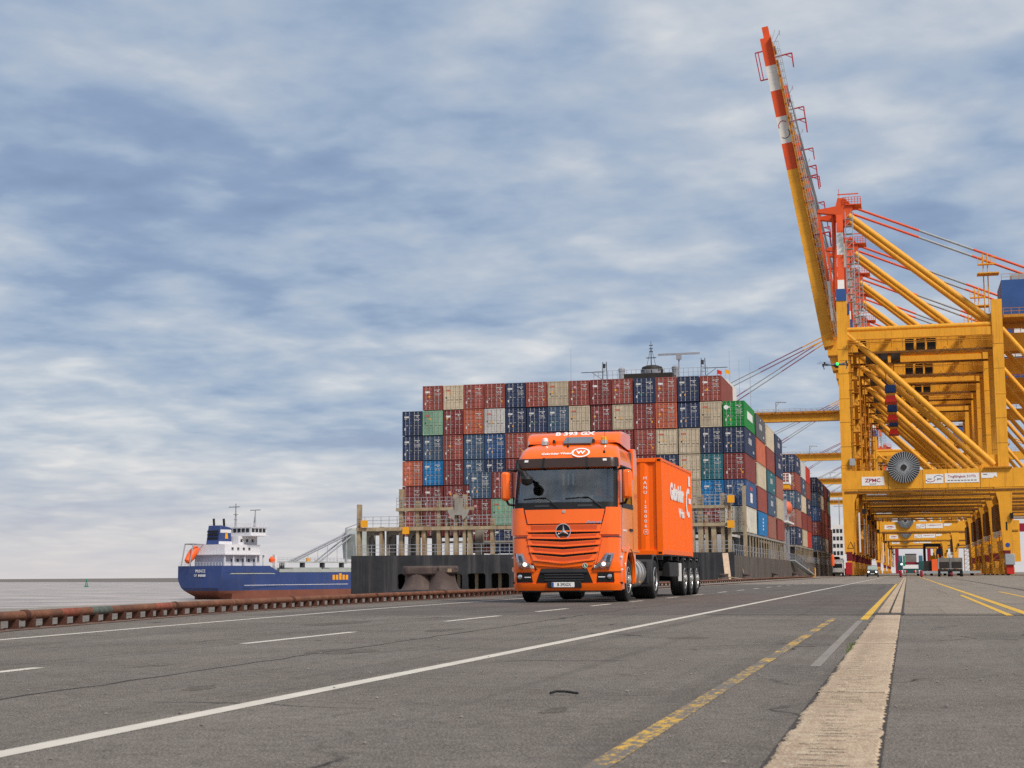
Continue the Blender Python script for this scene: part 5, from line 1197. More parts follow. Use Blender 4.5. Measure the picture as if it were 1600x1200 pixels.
# ------------------------------------------------------------------ ship-to-shore cranes
LS, FD = 28.7, 17.0          # landside leg x, depth between the two frames
def make_crane():
    C = empty('gantry_crane', (-10.5, 307, 0))
    def B(name, mat=m_yellow, bevel=0): return lambda mb: mb.build(name, mat, C, bevel=bevel)
    for fy in (0, FD):
        # legs: tapered below the portal, straight above
        for x, wt, wb in ((0, 3.1, 1.7), (LS, 3.2, 1.4)):
            s = -1 if x == 0 else 1
            xo = x + s * -.0
            if x == 0: poly = [(-1.0, 16.4), (2.1, 16.4), (1.2, 13.8), (.75, 4.2), (-.85, 4.2)]
            else: poly = [(LS - 1.9, 16.4), (LS + 1.35, 16.4), (LS + .75, 4.6), (LS - .7, 4.6), (LS - 1.2, 13.8)]
            mb = MB(); mb.prism(poly, 'y', fy - .85, fy + .85); mb.build('lower_leg', m_yellow, C)
            zt = 53.0 if x == 0 else 51.9
            MB().box(x - .98, x + .98, fy - .8, fy + .8, 19.95, zt).build('upper_leg', m_yellow, C)
            MB().box(x - 1.03, x + 1.03, fy - .85, fy + .85, 33.9, 34.05).build('leg_flange', m_yellow, C)
        MB().box(-1.02, 52, fy - .9, fy + .9, 16.4, 19.95).build('portal_beam', m_yellow, C)
        for zz_ in (24.6, 29.3, 38.7, 43.4):
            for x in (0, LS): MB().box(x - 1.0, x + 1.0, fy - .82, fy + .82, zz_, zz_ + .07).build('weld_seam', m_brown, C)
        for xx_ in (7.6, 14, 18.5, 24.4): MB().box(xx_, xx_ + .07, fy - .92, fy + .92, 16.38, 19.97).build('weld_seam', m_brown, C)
        MB().box(LS - 3.5, LS + 1.5, fy - 1.5, fy + 1.5, 19.96, 20.2).build('leg_platform', m_ywalk, C)
        MB().box(-.5, 51.5, fy - 1.0, fy + 1.0, 15.75, 16.1).build('lower_flange', m_brown, C)  # dark brown paints the shade of the portal underside into the flange
        MB().box(49.2, 52, fy - .8, fy + .8, 4.5, 16.4).build('rear_leg', m_yellow, C)
        mb = MB(); mb.tube((.9, fy, 47.3), (LS - .9, fy, 47.3), .48, 14); mb.build('tie_tube', m_yellow, C, smooth=True)
        mb = MB(); mb.tube((.8, fy, 46.6), (LS - 1.6, fy, 20.6), .62, 14); mb.build('diagonal_brace', m_yellow, C, smooth=True)
        mb = MB(); mb.tube((LS + .8, fy, 46.4), (50, fy, 20.0), .5, 12); mb.build('rear_brace', m_yellow, C, smooth=True)
        mb = MB(); mb.prism([(LS - 4.6, 20.0), (LS - .98, 20.0), (LS - .98, 22.5), (LS - 2.2, 22.5)], 'y', fy - .3, fy + .3); mb.build('gusset', m_yellow, C)
        MB().box(-.95, .95, fy - .95, fy + .95, 53.0, 55.3).build('mast_foot', m_cblue, C)
        my = FD / 2 - 3.2 if fy == 0 else FD / 2 + 3.2
        # striped mast
        zz = [55.3, 57.2, 62.5, 67.2, 71.5]
        for k, mt in enumerate((m_cwhite, m_corange, m_cwhite, m_corange)):
            ya = lambda z: fy + (my - fy) * (z - 53) / 18.5
            MB().beam((0, ya(zz[k]), zz[k]), (0, ya(zz[k + 1]), zz[k + 1]), 1.25, 1.2).build('mast_section', mt, C)
        mb = MB(); mb.tube((-1.4, my + .5, 56), (-1.3, my + .5, 72), .3, 6); mb.build('mast_stay', m_corange, C)
        MB().prism([(-.7, 70.2), (1.2, 70.2), (2.6, 72.2), (2.6, 72.9), (1.0, 74.6), (-.3, 74.6), (-.7, 73.0), (-4.2, 72.5), (-4.4, 71.9), (-.7, 71.3)], 'y', my - .7, my + .7).build('mast_head', m_corange, C)
        mb = MB(); mb.tube((1.2, my, 71.6), (LS - 1.2, my, 49.2), .60, 14); mb.build('back_strut', m_yellow, C, smooth=True)
        # slim backstay in coloured lengths
        p, q = Vector((2.4, my, 72.8)), Vector((58, my, 48.6)); cuts = (0, .23, .41, .60, 1)
        for k, mt in enumerate((m_corange, m_cgrey, m_corange, m_yellow)):
            MB().tube(p.lerp(q, cuts[k]), p.lerp(q, cuts[k + 1]), .24, 8).build('backstay', mt, C)
    MB().box(-.5, 1.2, FD / 2 - 2.5, FD / 2 + 2.5, 71.6, 74.0).build('apex_beam', m_corange, C)
    mb = MB(); mb.rail((.8, 4.3, 73.2), (4.2, 4.3, 73.2), 1.4, 6, .06, 3); mb.rail((4.2, 4.3, 73.2), (4.2, 9, 73.2), 1.4, 4, .06, 3); mb.tube((0, 5, 74.2), (0, 5, 76.5), .05, 4); mb.box(-.3, 3.8, 5, 5.2, 75.3, 75.5); mb.build('apex_railing', m_corange, C)
    MB().box(1.2, 4.3, 4.2, 9.2, 73.0, 73.18).build('apex_platform', m_corange, C)
    # girder and its walkways
    MB().box(-3.2, 60, FD / 2 - 1.9, FD / 2 + 1.9, 43.4, 46.4).build('main_girder', m_yellow, C)
    for z, y0, y1 in ((44.6, -1.6, -.95), (44.6, FD + .95, FD + 1.6)):
        MB().box(.95, LS - .95, y0, y1, z - .1, z).build('walkway', m_ywalk, C)
    mb = MB(); mb.rail((.9, -1.6, 43.4), (LS - .9, -1.6, 43.4), 1.6, 13, .07, 2); mb.build('walkway_posts', m_ywalk, C)
    for fy in (0, FD): MB().box(.9, LS - .9, fy - .55, fy + .55, 45.3, 46.82).build('upper_beam', m_yellow, C); MB().box(.9, LS - .9, fy + .6, fy + 1.0, 42.6, 43.0).build('lower_rail_beam', m_brown, C)  # lower beam in dark brown: shade under the girder put into its colour
    for x in (2, 9, 16, 23, LS): MB().box(x - .5, x + .5, .6, FD - .6, 46.4, 47.0).build('cross_beam', m_yellow, C)
    for x in (5, 7.4, 9.8): MB().box(x - .9, x + .9, FD / 2 - 3.2, FD / 2 + 3.2, 42.0, 43.3).build('trolley_frame', m_cdark, C)
    mb = MB(); mb.rail((0, FD / 2 - 2.2, 46.4), (58, FD / 2 - 2.2, 46.4), 1.3, 40, .05, 2); mb.build('girder_railing', m_ywalk, C)
    mb = MB(); mb.rail((-1, -.8, 19.95), (LS - 4, -.8, 19.95), 1.1, 20, .045, 2); mb.build('portal_railing', m_ywalk, C)
    for x in (3.6, 12.5, 14.6, 16.6): MB().box(x - .8, x + .8, .8, 3.4, 43.3, 45.2).build('control_box', m_cdark, C)
    # festoon cable loops under the walkway
    mb = MB()
    for k in range(6):
        x0 = 10 + k * 3; pts = [(x0 + 3 * i / 6, -1.2, 43.2 - 1.3 * math.sin(math.pi * i / 6)) for i in range(7)]; mb.path(pts, .05, 4)
    mb.build('festoon_cable', m_cdark, C)
    # machinery house
    hs = MB().box(29.9, 47, 2.0, 15, 49.2, 56.0).build('machinery_house', m_cblue, C)
    MB().box(34.5, 44.5, 1.90, 1.99, 50.9, 55.0).build('house_sign', m_sign, hs); text('house_lettering', 'msc gate', 1.7, m_sticker, hs, frame((39.5, 1.87, 53.2), (1, 0, 0), (0, 0, 1)), .03)
    mb = MB(); ringarc(mb, 1.7, 1.95, 200, 330, 14, 1.6); mb.xform(frame((38.5, 1.86, 53.5), (1, 0, 0), (0, 0, 1))); mb.build('house_logo', m_signred, hs)
    MB().box(30, 50, .8, 16, 48.6, 49.15).build('house_floor', m_ywalk, C)
    mb = MB(); mb.rail((30, 1.0, 49.2), (50, 1.0, 49.2), 1.2, 14, .05, 2); mb.rail((30, 2.2, 56), (46, 2.2, 56), 1.2, 10, .05, 2); mb.build('house_railing', m_ywalk, C)
    MB().box(32, 36, 4, 8, 56, 57.4).build('house_fan', m_cgrey, C)
    mb = MB()
    for dx in (-.4, .4): mb.tube((27.2 + dx, 3, 50), (27.2 + dx, 3, 61.5), .12, 5)
    mb.box(25.8, 29, 2.4, 3.6, 59.3, 59.5); mb.rail((25.8, 2.4, 59.5), (29, 2.4, 59.5), 1.2, 4, .05, 2); mb.box(25.6, 29.6, 1.0, 4.2, 57.3, 57.5); mb.build('stay_post', m_yellow, C)
    # stair tower beside the waterside leg
    for (x0, x1, z0, z1, nm) in ((1.3, 3.3, 4.2, 15.6, 'stair_tower'), (1.3, 2.9, 20, 43, 'stair_tower')):
        mb = MB(); n = int((z1 - z0) / 2.4)
        for x in (x0, x1):
            for y in (1.4, 4.2): mb.box(x - .07, x + .07, y - .07, y + .07, z0, z1)
        for k in range(n + 1):
            z = z0 + k * (z1 - z0) / n; mb.box(x0, x1, 1.4, 4.2, z - .06, z)
            if k < n:
                a, b = (1.5, 4.1) if k % 2 else (4.1, 1.5); mb.beam(((x0 + x1) / 2, a, z), ((x0 + x1) / 2, b, z + (z1 - z0) / n), .7, .12); mb.tube((x0, a, z + 1), (x0, b, z + 1 + (z1 - z0) / n), .05, 4)
        mb.build(nm, m_ywalk, C)
    mb = MB(); z = 55
    for x in (1.2, 2.6):
        for y in (.8, 2.2): mb.tube((x, y, 53), (x, y, 71), .06, 4)
    for k in range(12): mb.box(1.2, 2.6, .8, 2.2, 53 + k * 1.5, 53.06 + k * 1.5); mb.tube((1.2, .8, 53 + k * 1.5), (2.6, .8, 54.5 + k * 1.5), .05, 4)
    mb.build('mast_ladder', m_cgrey, C)
    for k in range(7): MB().box(.98, 1.9, -.9, .9, 22 + k * 3.4, 22.1 + k * 3.4).tube((1.8, -.8, 22.05 + k * 3.4), (1.8, -.8, 23.2 + k * 3.4), .05, 4).build('leg_landing', m_ywalk, C)
    # landside access lattice and sill beams
    for x in (0, LS):
        MB().box(x - .75, x + .75, .9, FD - .9, 4.6, 6.6).build('sill_beam', m_yellow, C)
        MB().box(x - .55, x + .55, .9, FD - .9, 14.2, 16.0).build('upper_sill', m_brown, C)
        for fy in (0, FD):
            MB().box(x - .55, x + .55, fy - 1.0, fy + 1.0, 2.9, 4.6).build('bogie_head', M('bogie_wine', (.15, .014, .02), .6, var=.2), C)
            bg_ = MB().prism([(fy - 4.2, 1.0), (fy + 4.2, 1.0), (fy + 3.4, 2.2), (fy + 1.2, 2.9), (fy - 1.2, 2.9), (fy - 3.4, 2.2)], 'x', x - .45, x + .45).build('bogie', m_ywalk, C)
            for k in range(6): MB().lathe([(.42, -.12), (.42, .12)], 'x', (x, fy - 3.5 + k * 1.4, .46), 12).build('rail_wheel', m_cdark, C)
            MB().box(x - .85, x + .85, fy - 5.0, fy - 4.2, .2, 1.5).build('buffer', m_ywalk, C)
    mb = MB()
    for y in [1.5 + 2.2 * i for i in range(7)]:
        mb.tube((LS - .3, y, .6), (LS - .3, y, 4.6), .09, 4); mb.tube((LS - .3, y, .6), (LS - .3, y + 2.2, 4.6), .08, 4); mb.tube((LS - .3, y + 2.2, 2.6), (LS - .3, y, 4.6), .06, 4)
    mb.build('base_lattice', m_yellow, C)
    mb = MB()
    for dx in (-2.6, -1.2):
        for y in (.9, 2.6): mb.tube((LS + dx, y, .4), (LS + dx, y, 7.5), .08, 4)
    for k in range(6): mb.tube((LS - 2.6, .9, .6 + 1.15 * k), (LS - 1.2, .9, 1.75 + 1.15 * k), .06, 4); mb.tube((LS - 2.6, .9, 1.75 + 1.15 * k), (LS - 1.2, .9, 1.75 + 1.15 * k), .06, 4)
    mb.build('access_lattice', m_yellow, C)
    for k in range(6): MB().box(LS - 1.6, LS - .9, 2.0 + k * 2.2, 3.6 + k * 2.2, 7.2, 8.2).build('cable_tray', m_cwhite, C)
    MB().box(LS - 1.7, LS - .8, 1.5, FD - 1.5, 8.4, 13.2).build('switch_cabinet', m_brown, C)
    MB().box(1.9, 2.2, -1.4, -.9, 4.5, 12).build('white_pipe', m_cwhite, C)
    MB().box(2.6, 3.4, -1.3, -.7, 11.8, 12.7).build('lamp_box', m_black, C); MB().box(LS + .75, LS + 1.3, -1.4, -.8, 10.4, 11.5).build('lamp_box', m_black, C)
    MB().box(.6, 1.6, -1.4, -.82, 21.0, 22.3).build('floodlight', m_cgrey, C)
    # cable reel with its spokes
    rl_ = MB(); rl_.lathe([(2.95, -.10), (2.95, .10), (2.75, .14), (0, .14)], 'y', (10.6, -1.75, 20.4), 40); reel = rl_.build('cable_reel', M('reel_dark', (.055, .05, .055), .6, var=.2), C)
    mb = MB()
    for k in range(38):
        a = 2 * math.pi * k / 38; ca, sa = math.cos(a), math.sin(a); mb.tube((10.6 + .55 * ca, -1.90, 20.4 + .55 * sa), (10.6 + 2.95 * ca, -1.93, 20.4 + 2.95 * sa), .075, 4)
    mb.build('reel_spoke', m_cgrey, reel)
    MB().lathe([(.55, -.35), (.55, 0)], 'y', (10.6, -1.75, 20.4), 14).build('reel_hub', m_cdark, reel)
    MB().box(9.9, 11.3, -1.6, -.9, 20.1, 21.2).build('reel_bracket', m_yellow, C)
    # boards on the portal beam
    yf = -.905
    s1 = MB().box(2.7, 6.9, yf - .06, yf - .002, 17.1, 18.75).build('maker_board', m_sign, C)
    text('board_lettering', 'ZPMC', .95, m_signred, s1, frame((4.8, yf - .075, 18.05), (1, 0, 0), (0, 0, 1)), .02, 1.15, .01); text('board_lettering', '2009', .36, m_signgrey, s1, frame((4.8, yf - .075, 17.38), (1, 0, 0), (0, 0, 1)), .01, 1.2, .01, 'CENTER', 1.6)
    s2 = MB().box(14.5, 17.7, yf - .06, yf - .002, 17.3, 19.0).build('logo_board', m_sign, C)
    text('board_lettering', 'msc', .50, m_signgrey, s2, frame((15.25, yf - .075, 18.15), (1, 0, 0), (0, 0, 1)), .005, 1.0, .01); text('board_lettering', 'gate', .50, m_signgrey, s2, frame((17.0, yf - .075, 18.15), (1, 0, 0), (0, 0, 1)), .005, 1.0, .01)
    mb = MB(); ringarc(mb, .52, .62, 30, 175, 12, 1.5); mb.xform(frame((16.9, yf - .075, 18.2), (1, 0, 0), (0, 0, 1))); mb.build('logo_arc', m_signblue, s2)
    mb = MB(); ringarc(mb, .52, .62, 200, 350, 12, 1.5); mb.xform(frame((15.4, yf - .077, 18.15), (1, 0, 0), (0, 0, 1))); mb.build('logo_arc', m_signred, s2)
    s3 = MB().box(18.0, 24.2, yf - .06, yf - .002, 17.35, 19.1).build('load_board', m_sign, C)
    text('board_lettering', 'Tragfähigkeit 51/77t', .66, m_signred, s3, frame((21.1, yf - .075, 18.5), (1, 0, 0), (0, 0, 1)), .004, .95, .01)
    mb = MB()
    for k in range(9): mb.box(18.5 + k * .6, 18.95 + k * .6, yf - .07, yf - .065, 17.68, 17.85)
    mb.build('board_line', m_signgrey, s3)
    s4 = MB().prism([(24.6, 18.1), (26.6, 18.1), (27.0, 18.5), (27.4, 18.15), (27.4, 19.1), (24.6, 19.1)], 'y', yf - .06, yf - .002).build('small_board', m_sign, C)
    mb = MB(); mb.box(24.9, 25.7, yf - .07, yf - .065, 18.7, 18.85); mb.build('board_line', m_signgrey, s4)
    return C
def make_boom(C, raised):
    root = bpy.data.objects.new('boom', MB().box(-.6, .6, -2.4, 2.4, -1.0, 1.0).mesh('boom', m_yellow)); COL.objects.link(root); root.parent = C
    root.location = (-3.0, FD / 2, 45.8)
    # built along local +x, underside to -z; rotated to stand up or lie over the water
    def seg(a, b, mat): MB().box(a, b, -1.7, 1.7, -1.1, 1.1).build('boom_section', mat, root)
    Lb = 64.7
    if raised:
        cuts = (.7, 36.4, 42.0, 47.7, 53.3, 58.7, Lb); mats = (m_yellow, m_corange, m_cwhite, m_corange, m_cwhite, m_corange)
    else: cuts = (.7, 47.5, Lb); mats = (m_yellow, M('boom_tip_grey', (.50, .50, .56), .5, var=.05))
    for k, mt in enumerate(mats): seg(cuts[k], cuts[k + 1], mt)
    MB().box(Lb, Lb + 2.5, -1.2, 1.2, -.3, 1.0).build('boom_nose', m_corange if raised else m_yellow, root)
    for sy in (-1, 1):
        MB().box(.7, Lb, sy * 2.3 - .5, sy * 2.3 + .5, 1.15, 1.25).build('boom_walkway', m_ywalk, root)
        mb = MB()
        for sgm in range(10): mb.rail((1 + sgm * 6.2, sy * 2.8, 1.25), (7.2 + sgm * 6.2, sy * 2.8, 1.25), 1.2, 4, .055, 3)
        mb.build('boom_railing', m_cgrey if raised else m_bluegrey, root)
    mb = MB()
    for k in range(21): mb.box(2 + k * 3, 2.4 + k * 3, -2.2, 2.2, 1.1, 1.7); 
    mb.box(1, 58, -2.0, -1.75, 1.25, 1.75); mb.box(1, 58, 1.75, 2.0, 1.25, 1.75); mb.build('boom_rail_beam', m_ywalk, root)
    for xx in (40, 52.5):
        MB().box(xx - 1.4, xx + 1.4, -1.5, 1.5, 1.1, 2.4).build('stay_bracket', m_corange if raised else m_yellow, root)
    for xx in (22, 34, 46, 60):
        mb = MB(); mb.tube((xx, 2.3, 1.2), (xx, 2.3, 4.6), .16, 5); mb.tube((xx, 2.3, 4.6), (xx - 3.0, 2.3, 4.4), .14, 5); mb.tube((xx, 2.3, 3.2), (xx - 1.0, 2.3, 4.5), .1, 4); mb.build('davit', m_cred if raised else m_bluegrey, root)
    mb = MB()
    for a, b in (((56, 1.75, -1.1), (56, 1.75, -2.6)), ((62, 1.75, -1.1), (62, 1.75, -2.6)), ((56, 1.75, -2.6), (62, 1.75, -2.6)), ((56, 1.75, -2.0), (62, 1.75, -2.0))): mb.tube(a, b, .14, 4)
    mb.build('tip_cage', m_cred, root)
    if raised:
        mb = MB(); mb.tube((63, 0, 1), (66, 0, 3.2), .08, 4); mb.tube((64.5, -1, 1), (66.8, -1, 2.2), .06, 4); mb.tube((65.4, -1, 3), (65.4, 2, 3), .05, 4); mb.build('tip_aerial', m_cgrey, root)
        # emblem on the white section, facing along the quay
        for (r0, a0, a1, dx, mt) in ((.95, 40, 200, .8, m_signred), (.95, 220, 400, -.8, m_signgrey)):
            mb = MB(); ringarc(mb, r0, r0 + .18, a0, a1, 14, .9); mb.xform(frame((44.85 + dx * 1.0, 1.72, 0), (0, 0, 1), (1, 0, 0))); mb.build('boom_emblem', mt, root)
        root.rotation_mode = 'QUATERNION'; root.rotation_quaternion = (Matrix.Rotation(R(80.4), 3, 'Y') @ Matrix.Rotation(math.pi, 3, 'Z')).to_quaternion()
    else:
        mb = MB(); mb.prism([(44, -1.1), (48, -1.1), (52, -5.0), (50.5, -5.6)], 'y', -1.7, 1.7); mb.build('tip_arm', M('boom_tip_grey', (.5, .5, .56)), root)
        root.rotation_mode = 'QUATERNION'; root.rotation_quaternion = Matrix.Rotation(math.pi, 3, 'Z').to_quaternion()
    return root
CR = make_crane()
# spreader hanging under each of the nearer cranes
def spreader(C, z):
    s = MB().box(7.5, 9.7, FD / 2 - 1.0, FD / 2 + 1.0, z + 2.0, z + 3.7).build('spreader', m_cblue, C, bevel=.35)
    MB().box(7.7, 9.5, FD / 2 - 1.1, FD / 2 + 1.1, z + 1.3, z + 2.0).build('spreader_frame', m_yellow, s)
    MB().prism([(7.4, z + .1), (9.8, z + .1), (9.4, z + 1.3), (7.8, z + 1.3)], 'y', FD / 2 - 3, FD / 2 + 3).build('spreader_beam', m_red, s)
    mb = MB()
    for x in (7.8, 9.4): mb.tube((x, FD / 2, z + 3.6), (x, FD / 2, 43.4), .06, 4)
    mb.build('hoist_rope', m_cdark, s)
YS_CR = [(307, 1), (345, 1), (381, 1), (410, 1), (455, 0), (620, 0), (790, 0), (930, 0), (1030, 0)]
LABC = ['yellow gantry crane nearest to the camera, striped boom raised', 'second yellow gantry crane in the row, boom raised', 'third yellow gantry crane in the row, boom raised', 'fourth yellow gantry crane in the row, boom raised', 'fifth yellow gantry crane, boom lowered with grey tip over the ship', 'sixth yellow gantry crane in the row, boom lowered', 'seventh yellow gantry crane in the row, boom lowered', 'eighth yellow gantry crane in the row, last but one', 'farthest yellow gantry crane in the row, boom lowered']
SKIP_FAR = ('weld_seam', 'portal_railing', 'rail_wheel', 'festoon_cable', 'board_line', 'spreader')
NUMS = ['1', '2', '3', '4', '5', '7', '8', '9', '10']
spreader(CR, 33.6)
cranes = []
for i, (yy, up) in enumerate(YS_CR):
    c = CR if i == 0 else copy_tree(CR, None, () if i < 3 else SKIP_FAR)
    cranes.append(c); c.location = (-10.5, yy, 0); tag(c, LABC[i], 'crane', 'yellow cranes along the quay')
bm_up = bm_dn = None
for i, (yy, up) in enumerate(YS_CR):
    c = cranes[i]
    if up:
        if bm_up is None: bm_up = make_boom(c, True)
        else: copy_tree(bm_up, c, ('tip_cage',))
    else:
        if bm_dn is None: bm_dn = make_boom(c, False)
        else: copy_tree(bm_dn, c)
    text('crane_number', NUMS[i], 2.2, m_black, c, frame((LS + .05, -.87, 9.0), (1, 0, 0), (0, 0, 1)), .03, 1.0, .01)
    for fy in (0, FD):     # fore stays / hoist ropes from the mast head to the boom
        hp = Vector((-3.8, FD / 2 + (-3.0 if fy == 0 else 3.0), 72.3))
        for dd in (40, 52.5):
            if up: q = Vector((-3.0 - dd * math.cos(R(80.4)) + 2.4, fy * .75 + 2, 45.8 + dd * math.sin(R(80.4))))
            else: q = Vector((-3.0 - dd, fy * .5 + 4, 48.0))
            if up:
                MB().tube(hp, q, .12, 5).build('hoist_rope', m_steel, c)
            else:
                for k, mt in enumerate((m_yellow, m_mauve, m_cgrey, m_mauve)): MB().tube(hp.lerp(q, k / 4), hp.lerp(q, (k + 1) / 4), .17, 6).build('fore_stay', mt, c)
    if up:  # folded stay links hanging beside the boom
        MB().beam((-4.2, 5, 71.9), (-2.6, 5, 58), .5, .5).build('stay_link', m_corange, c); MB().beam((-2.6, 5, 58), (-2.0, 5, 50), .45, .45).build('stay_link', m_cwhite, c)
MB().box(LS - .8, LS + .9, -6.6, -5.1, 1.9, 3.9).build('end_box', m_cgrey, CR, bevel=.1); MB().box(LS - .6, LS + .7, -6.2, -5.3, .25, 1.9).build('end_buffer', m_red, CR, bevel=.05); MB().box(-.6, .6, -6.2, -5.1, .3, 2.6).build('end_buffer', m_cred, CR, bevel=.05)
# marks of crane one: blue roundel, warning triangle
MB().lathe([(.42, -.002), (.42, -.04)], 'y', (LS + .1, -.85, 5.6), 16).build('roundel', m_signblue, CR)
mb = MB(); 
for a, b in (((-.3, 5.3), (.9, 5.3)), ((.9, 5.3), (.3, 6.5)), ((.3, 6.5), (-.3, 5.3))): mb.tube((a[0], -.87, a[1]), (b[0], -.87, b[1]), .05, 4)
mb.build('warning_triangle', m_black, CR)

# ------------------------------------------------------------------ vehicles and gear under the cranes
def far(px, py, Y): x, z = onY(px, py, Y); return x
# dark van with headlights, driving towards the camera
van = empty('parked_car', (-5.2, 250, 0), 0, 'dark car with lit headlights driving under the nearest crane', 'car')
mb = MB(); rows = []
for y, w_, z0, z1 in ((0, .78, .35, .80), (.15, .88, .25, .95), (1.0, .92, .25, 1.10), (3.6, .92, .25, 1.12), (4.4, .85, .35, 1.05)):
    rows.append([(-w_, y, z0), (-w_, y, (z0 + z1) / 2), (-w_ * .93, y, z1), (w_ * .93, y, z1), (w_, y, (z0 + z1) / 2), (w_, y, z0)])
mb.grid([r + [r[0]] for r in rows]); mb.add(rows[0], [tuple(range(6))]); mb.add(rows[-1], [tuple(range(6))]); m_car = M('car_dark_green', (.02, .028, .026), .3, var=.05, coat=.5); mb.build('car_body', m_car, van, smooth=True)
mb = MB(); rows = [[(-w_, y, 1.08), (-w_ * .86, y2, z1), (w_ * .86, y2, z1), (w_, y, 1.08)] for y, y2, w_, z1 in ((.95, 1.55, .86, 1.74), (2.0, 2.0, .88, 1.80), (4.2, 3.9, .84, 1.74))]
mb.grid(rows); mb.build('car_cabin', m_car, van, smooth=True)
MB().add([(-.76, 1.0, 1.13), (.76, 1.0, 1.13), (.68, 1.50, 1.69), (-.68, 1.50, 1.69)], [(0, 1, 2, 3)]).build('car_windscreen', M('pale_windscreen', (.30, .36, .34), .1, var=.1), van)
for s in (-1, 1):
    MB().lathe([(.13, -.03), (.13, .1)], 'y', (s * .58, .02, .78), 12).build('headlight', m_lamp, van); MB().box(s * 1.0 - .09, s * 1.0 + .09, 1.1, 1.2, 1.12, 1.28).build('car_mirror', m_black, van)
    for y in (.85, 3.6): MB().lathe([(.2, -.1), (.33, -.1), (.34, 0), (.33, .1), (.2, .1), (0, .06)], 'x', (s * .80, y, .34), 16).build('wheel', m_rubber, van)
MB().box(-.28, .28, -.03, 0, .45, .56).build('number_plate', m_sign, van); MB().box(-.5, .5, -.02, .02, .60, .72).build('grille', m_black, van)

# low terminal carrier with red wheels
tc_ = empty('terminal_carrier', (.5, 218, 0), 0, 'blue-green terminal carrier on red wheels under the cranes', 'terminal vehicle')
m_tc = M('carrier_green', (.02, .085, .085), .5, var=.15); m_wine = M('wine_red', (.28, .015, .035), .5, var=.1)
for s in (-1, 1):
    MB().box(s * 1.35 - .18, s * 1.35 + .18, 0, .6, .0, .95).build('wheel', m_wine, tc_, bevel=.15)
    MB().box(s * 1.35 - .34, s * 1.35 + .32, .1, 2.4, .95, 2.05).build('side_box', m_tc, tc_, bevel=.05); MB().box(s * 1.33 - .25, s * 1.33 + .25, .3, 1.8, 2.05, 2.9).build('cabin', M('carrier_blue', (.06, .16, .24), .35), tc_, bevel=.06)
    for k in range(3): MB().box(s * .5 - .12 + .2 * k * s, s * .5 - .02 + .2 * k * s, -.03, .0, .65, .95).build('hazard_stripe', m_sign if k % 2 else m_red, tc_)
MB().box(-1.0, 1.0, .05, 6, .55, 1.15).build('chassis', m_tc, tc_, bevel=.04); MB().box(-.72, .72, -.02, .04, 1.18, 1.62).build('name_plate', m_sign, tc_)
MB().box(-1.0, 1.0, .8, 6.8, 1.7, 2.0).build('deck', m_wine, tc_); 
MB().lathe([(.12, -.08), (.12, .02)], 'y', (-1.18, 0, 1.75), 10).build('headlight', m_lamp, tc_)
MB().box(-.98, -.72, .1, .5, 1.5, 2.9).build('green_post', m_green, tc_)
gb = empty('grey_bin', (.55, 221, 2.02), 0, 'grey open steel bin carried on the terminal carrier', 'bin')
MB().box(-.74, .74, 0, 5, 0, 1.1).build('bin_body', M('bin_grey', (.20, .19, .17), .7, var=.2), gb, bevel=.03); MB().box(-.76, .76, -.03, 5.03, 1.05, 1.15).build('bin_rim', m_dark, gb)
# skips beside it, on low trolleys
m_skip = M('skip_grey', (.19, .18, .16), .7, var=.25, streak=.5, scol=(.10, .05, .03))
for i, (px, lab) in enumerate(((1476, 'grey-brown steel skip on a low trolley, left of the pair under the cranes'), (1495, 'grey-brown steel skip on a low trolley, right of the pair under the cranes'))):
    x = far(px, 895, 240); sk_ = empty('steel_skip', (x, 240, 0), 0, lab, 'skip', 'steel skips under the cranes')
    MB().prism([(-.82, 1.15), (.82, 1.15), (.88, 2.75), (-.88, 2.75)], 'y', 0, 5).build('skip_body', m_skip, sk_, bevel=.02); MB().box(-.70, .70, -.03, 0, 1.25, 2.15).build('skip_front', m_cdark, sk_)
    for s in (-1, 1): MB().box(s * .84 - .05, s * .84 + .05, -.05, .03, 1.15, 2.75).build('skip_rib', m_cgrey, sk_)
    MB().box(-.85, .85, .1, 5, .75, 1.1).build('trolley_frame', m_cdark, sk_)
    for s in (-1, 1):
        for y in (.5, 4.4): MB().lathe([(.38, -.15), (.38, .15)], 'x', (s * .72, y, .38), 14).build('wheel', m_wine if i == 1 and s < 0 else m_rubber, sk_)
x = far(1450, 895, 300); mb = MB(); o = MB().box(x - 1.0, x + 1.0, 300, 306, .9, 2.75).build('dark_box', m_cdark, bevel=.04); tag(o, 'black box standing on a grey flatbed under the cranes', 'box')
x2 = far(1461.5, 895, 300); o = MB().box(x2 - .6, x2 + .6, 299.5, 305, .9, 3.0).build('orange_box', m_lifeboat, bevel=.04); tag(o, 'orange box beside the black box under the cranes', 'box')
fb = empty('flatbed', (far(1461, 895, 300), 299, 0), 0, 'low grey flatbed carrying the black and orange boxes', 'flatbed')
MB().box(-3.6, 8, 0, 7, .45, .88).build('platform', m_cgrey, fb)
for k in range(5):
    for yw in (1, 5.5): MB().lathe([(.3, -.2), (.3, .2)], 'x', (-3 + k * 2.4, yw, .3), 12).build('wheel', m_rubber, fb)
x3 = far(1457, 870, 480); sc_ = empty('straddle_carrier', (x3, 480, 0), 0, 'tall straddle carrier with red and yellow legs beyond the boxes', 'straddle carrier')
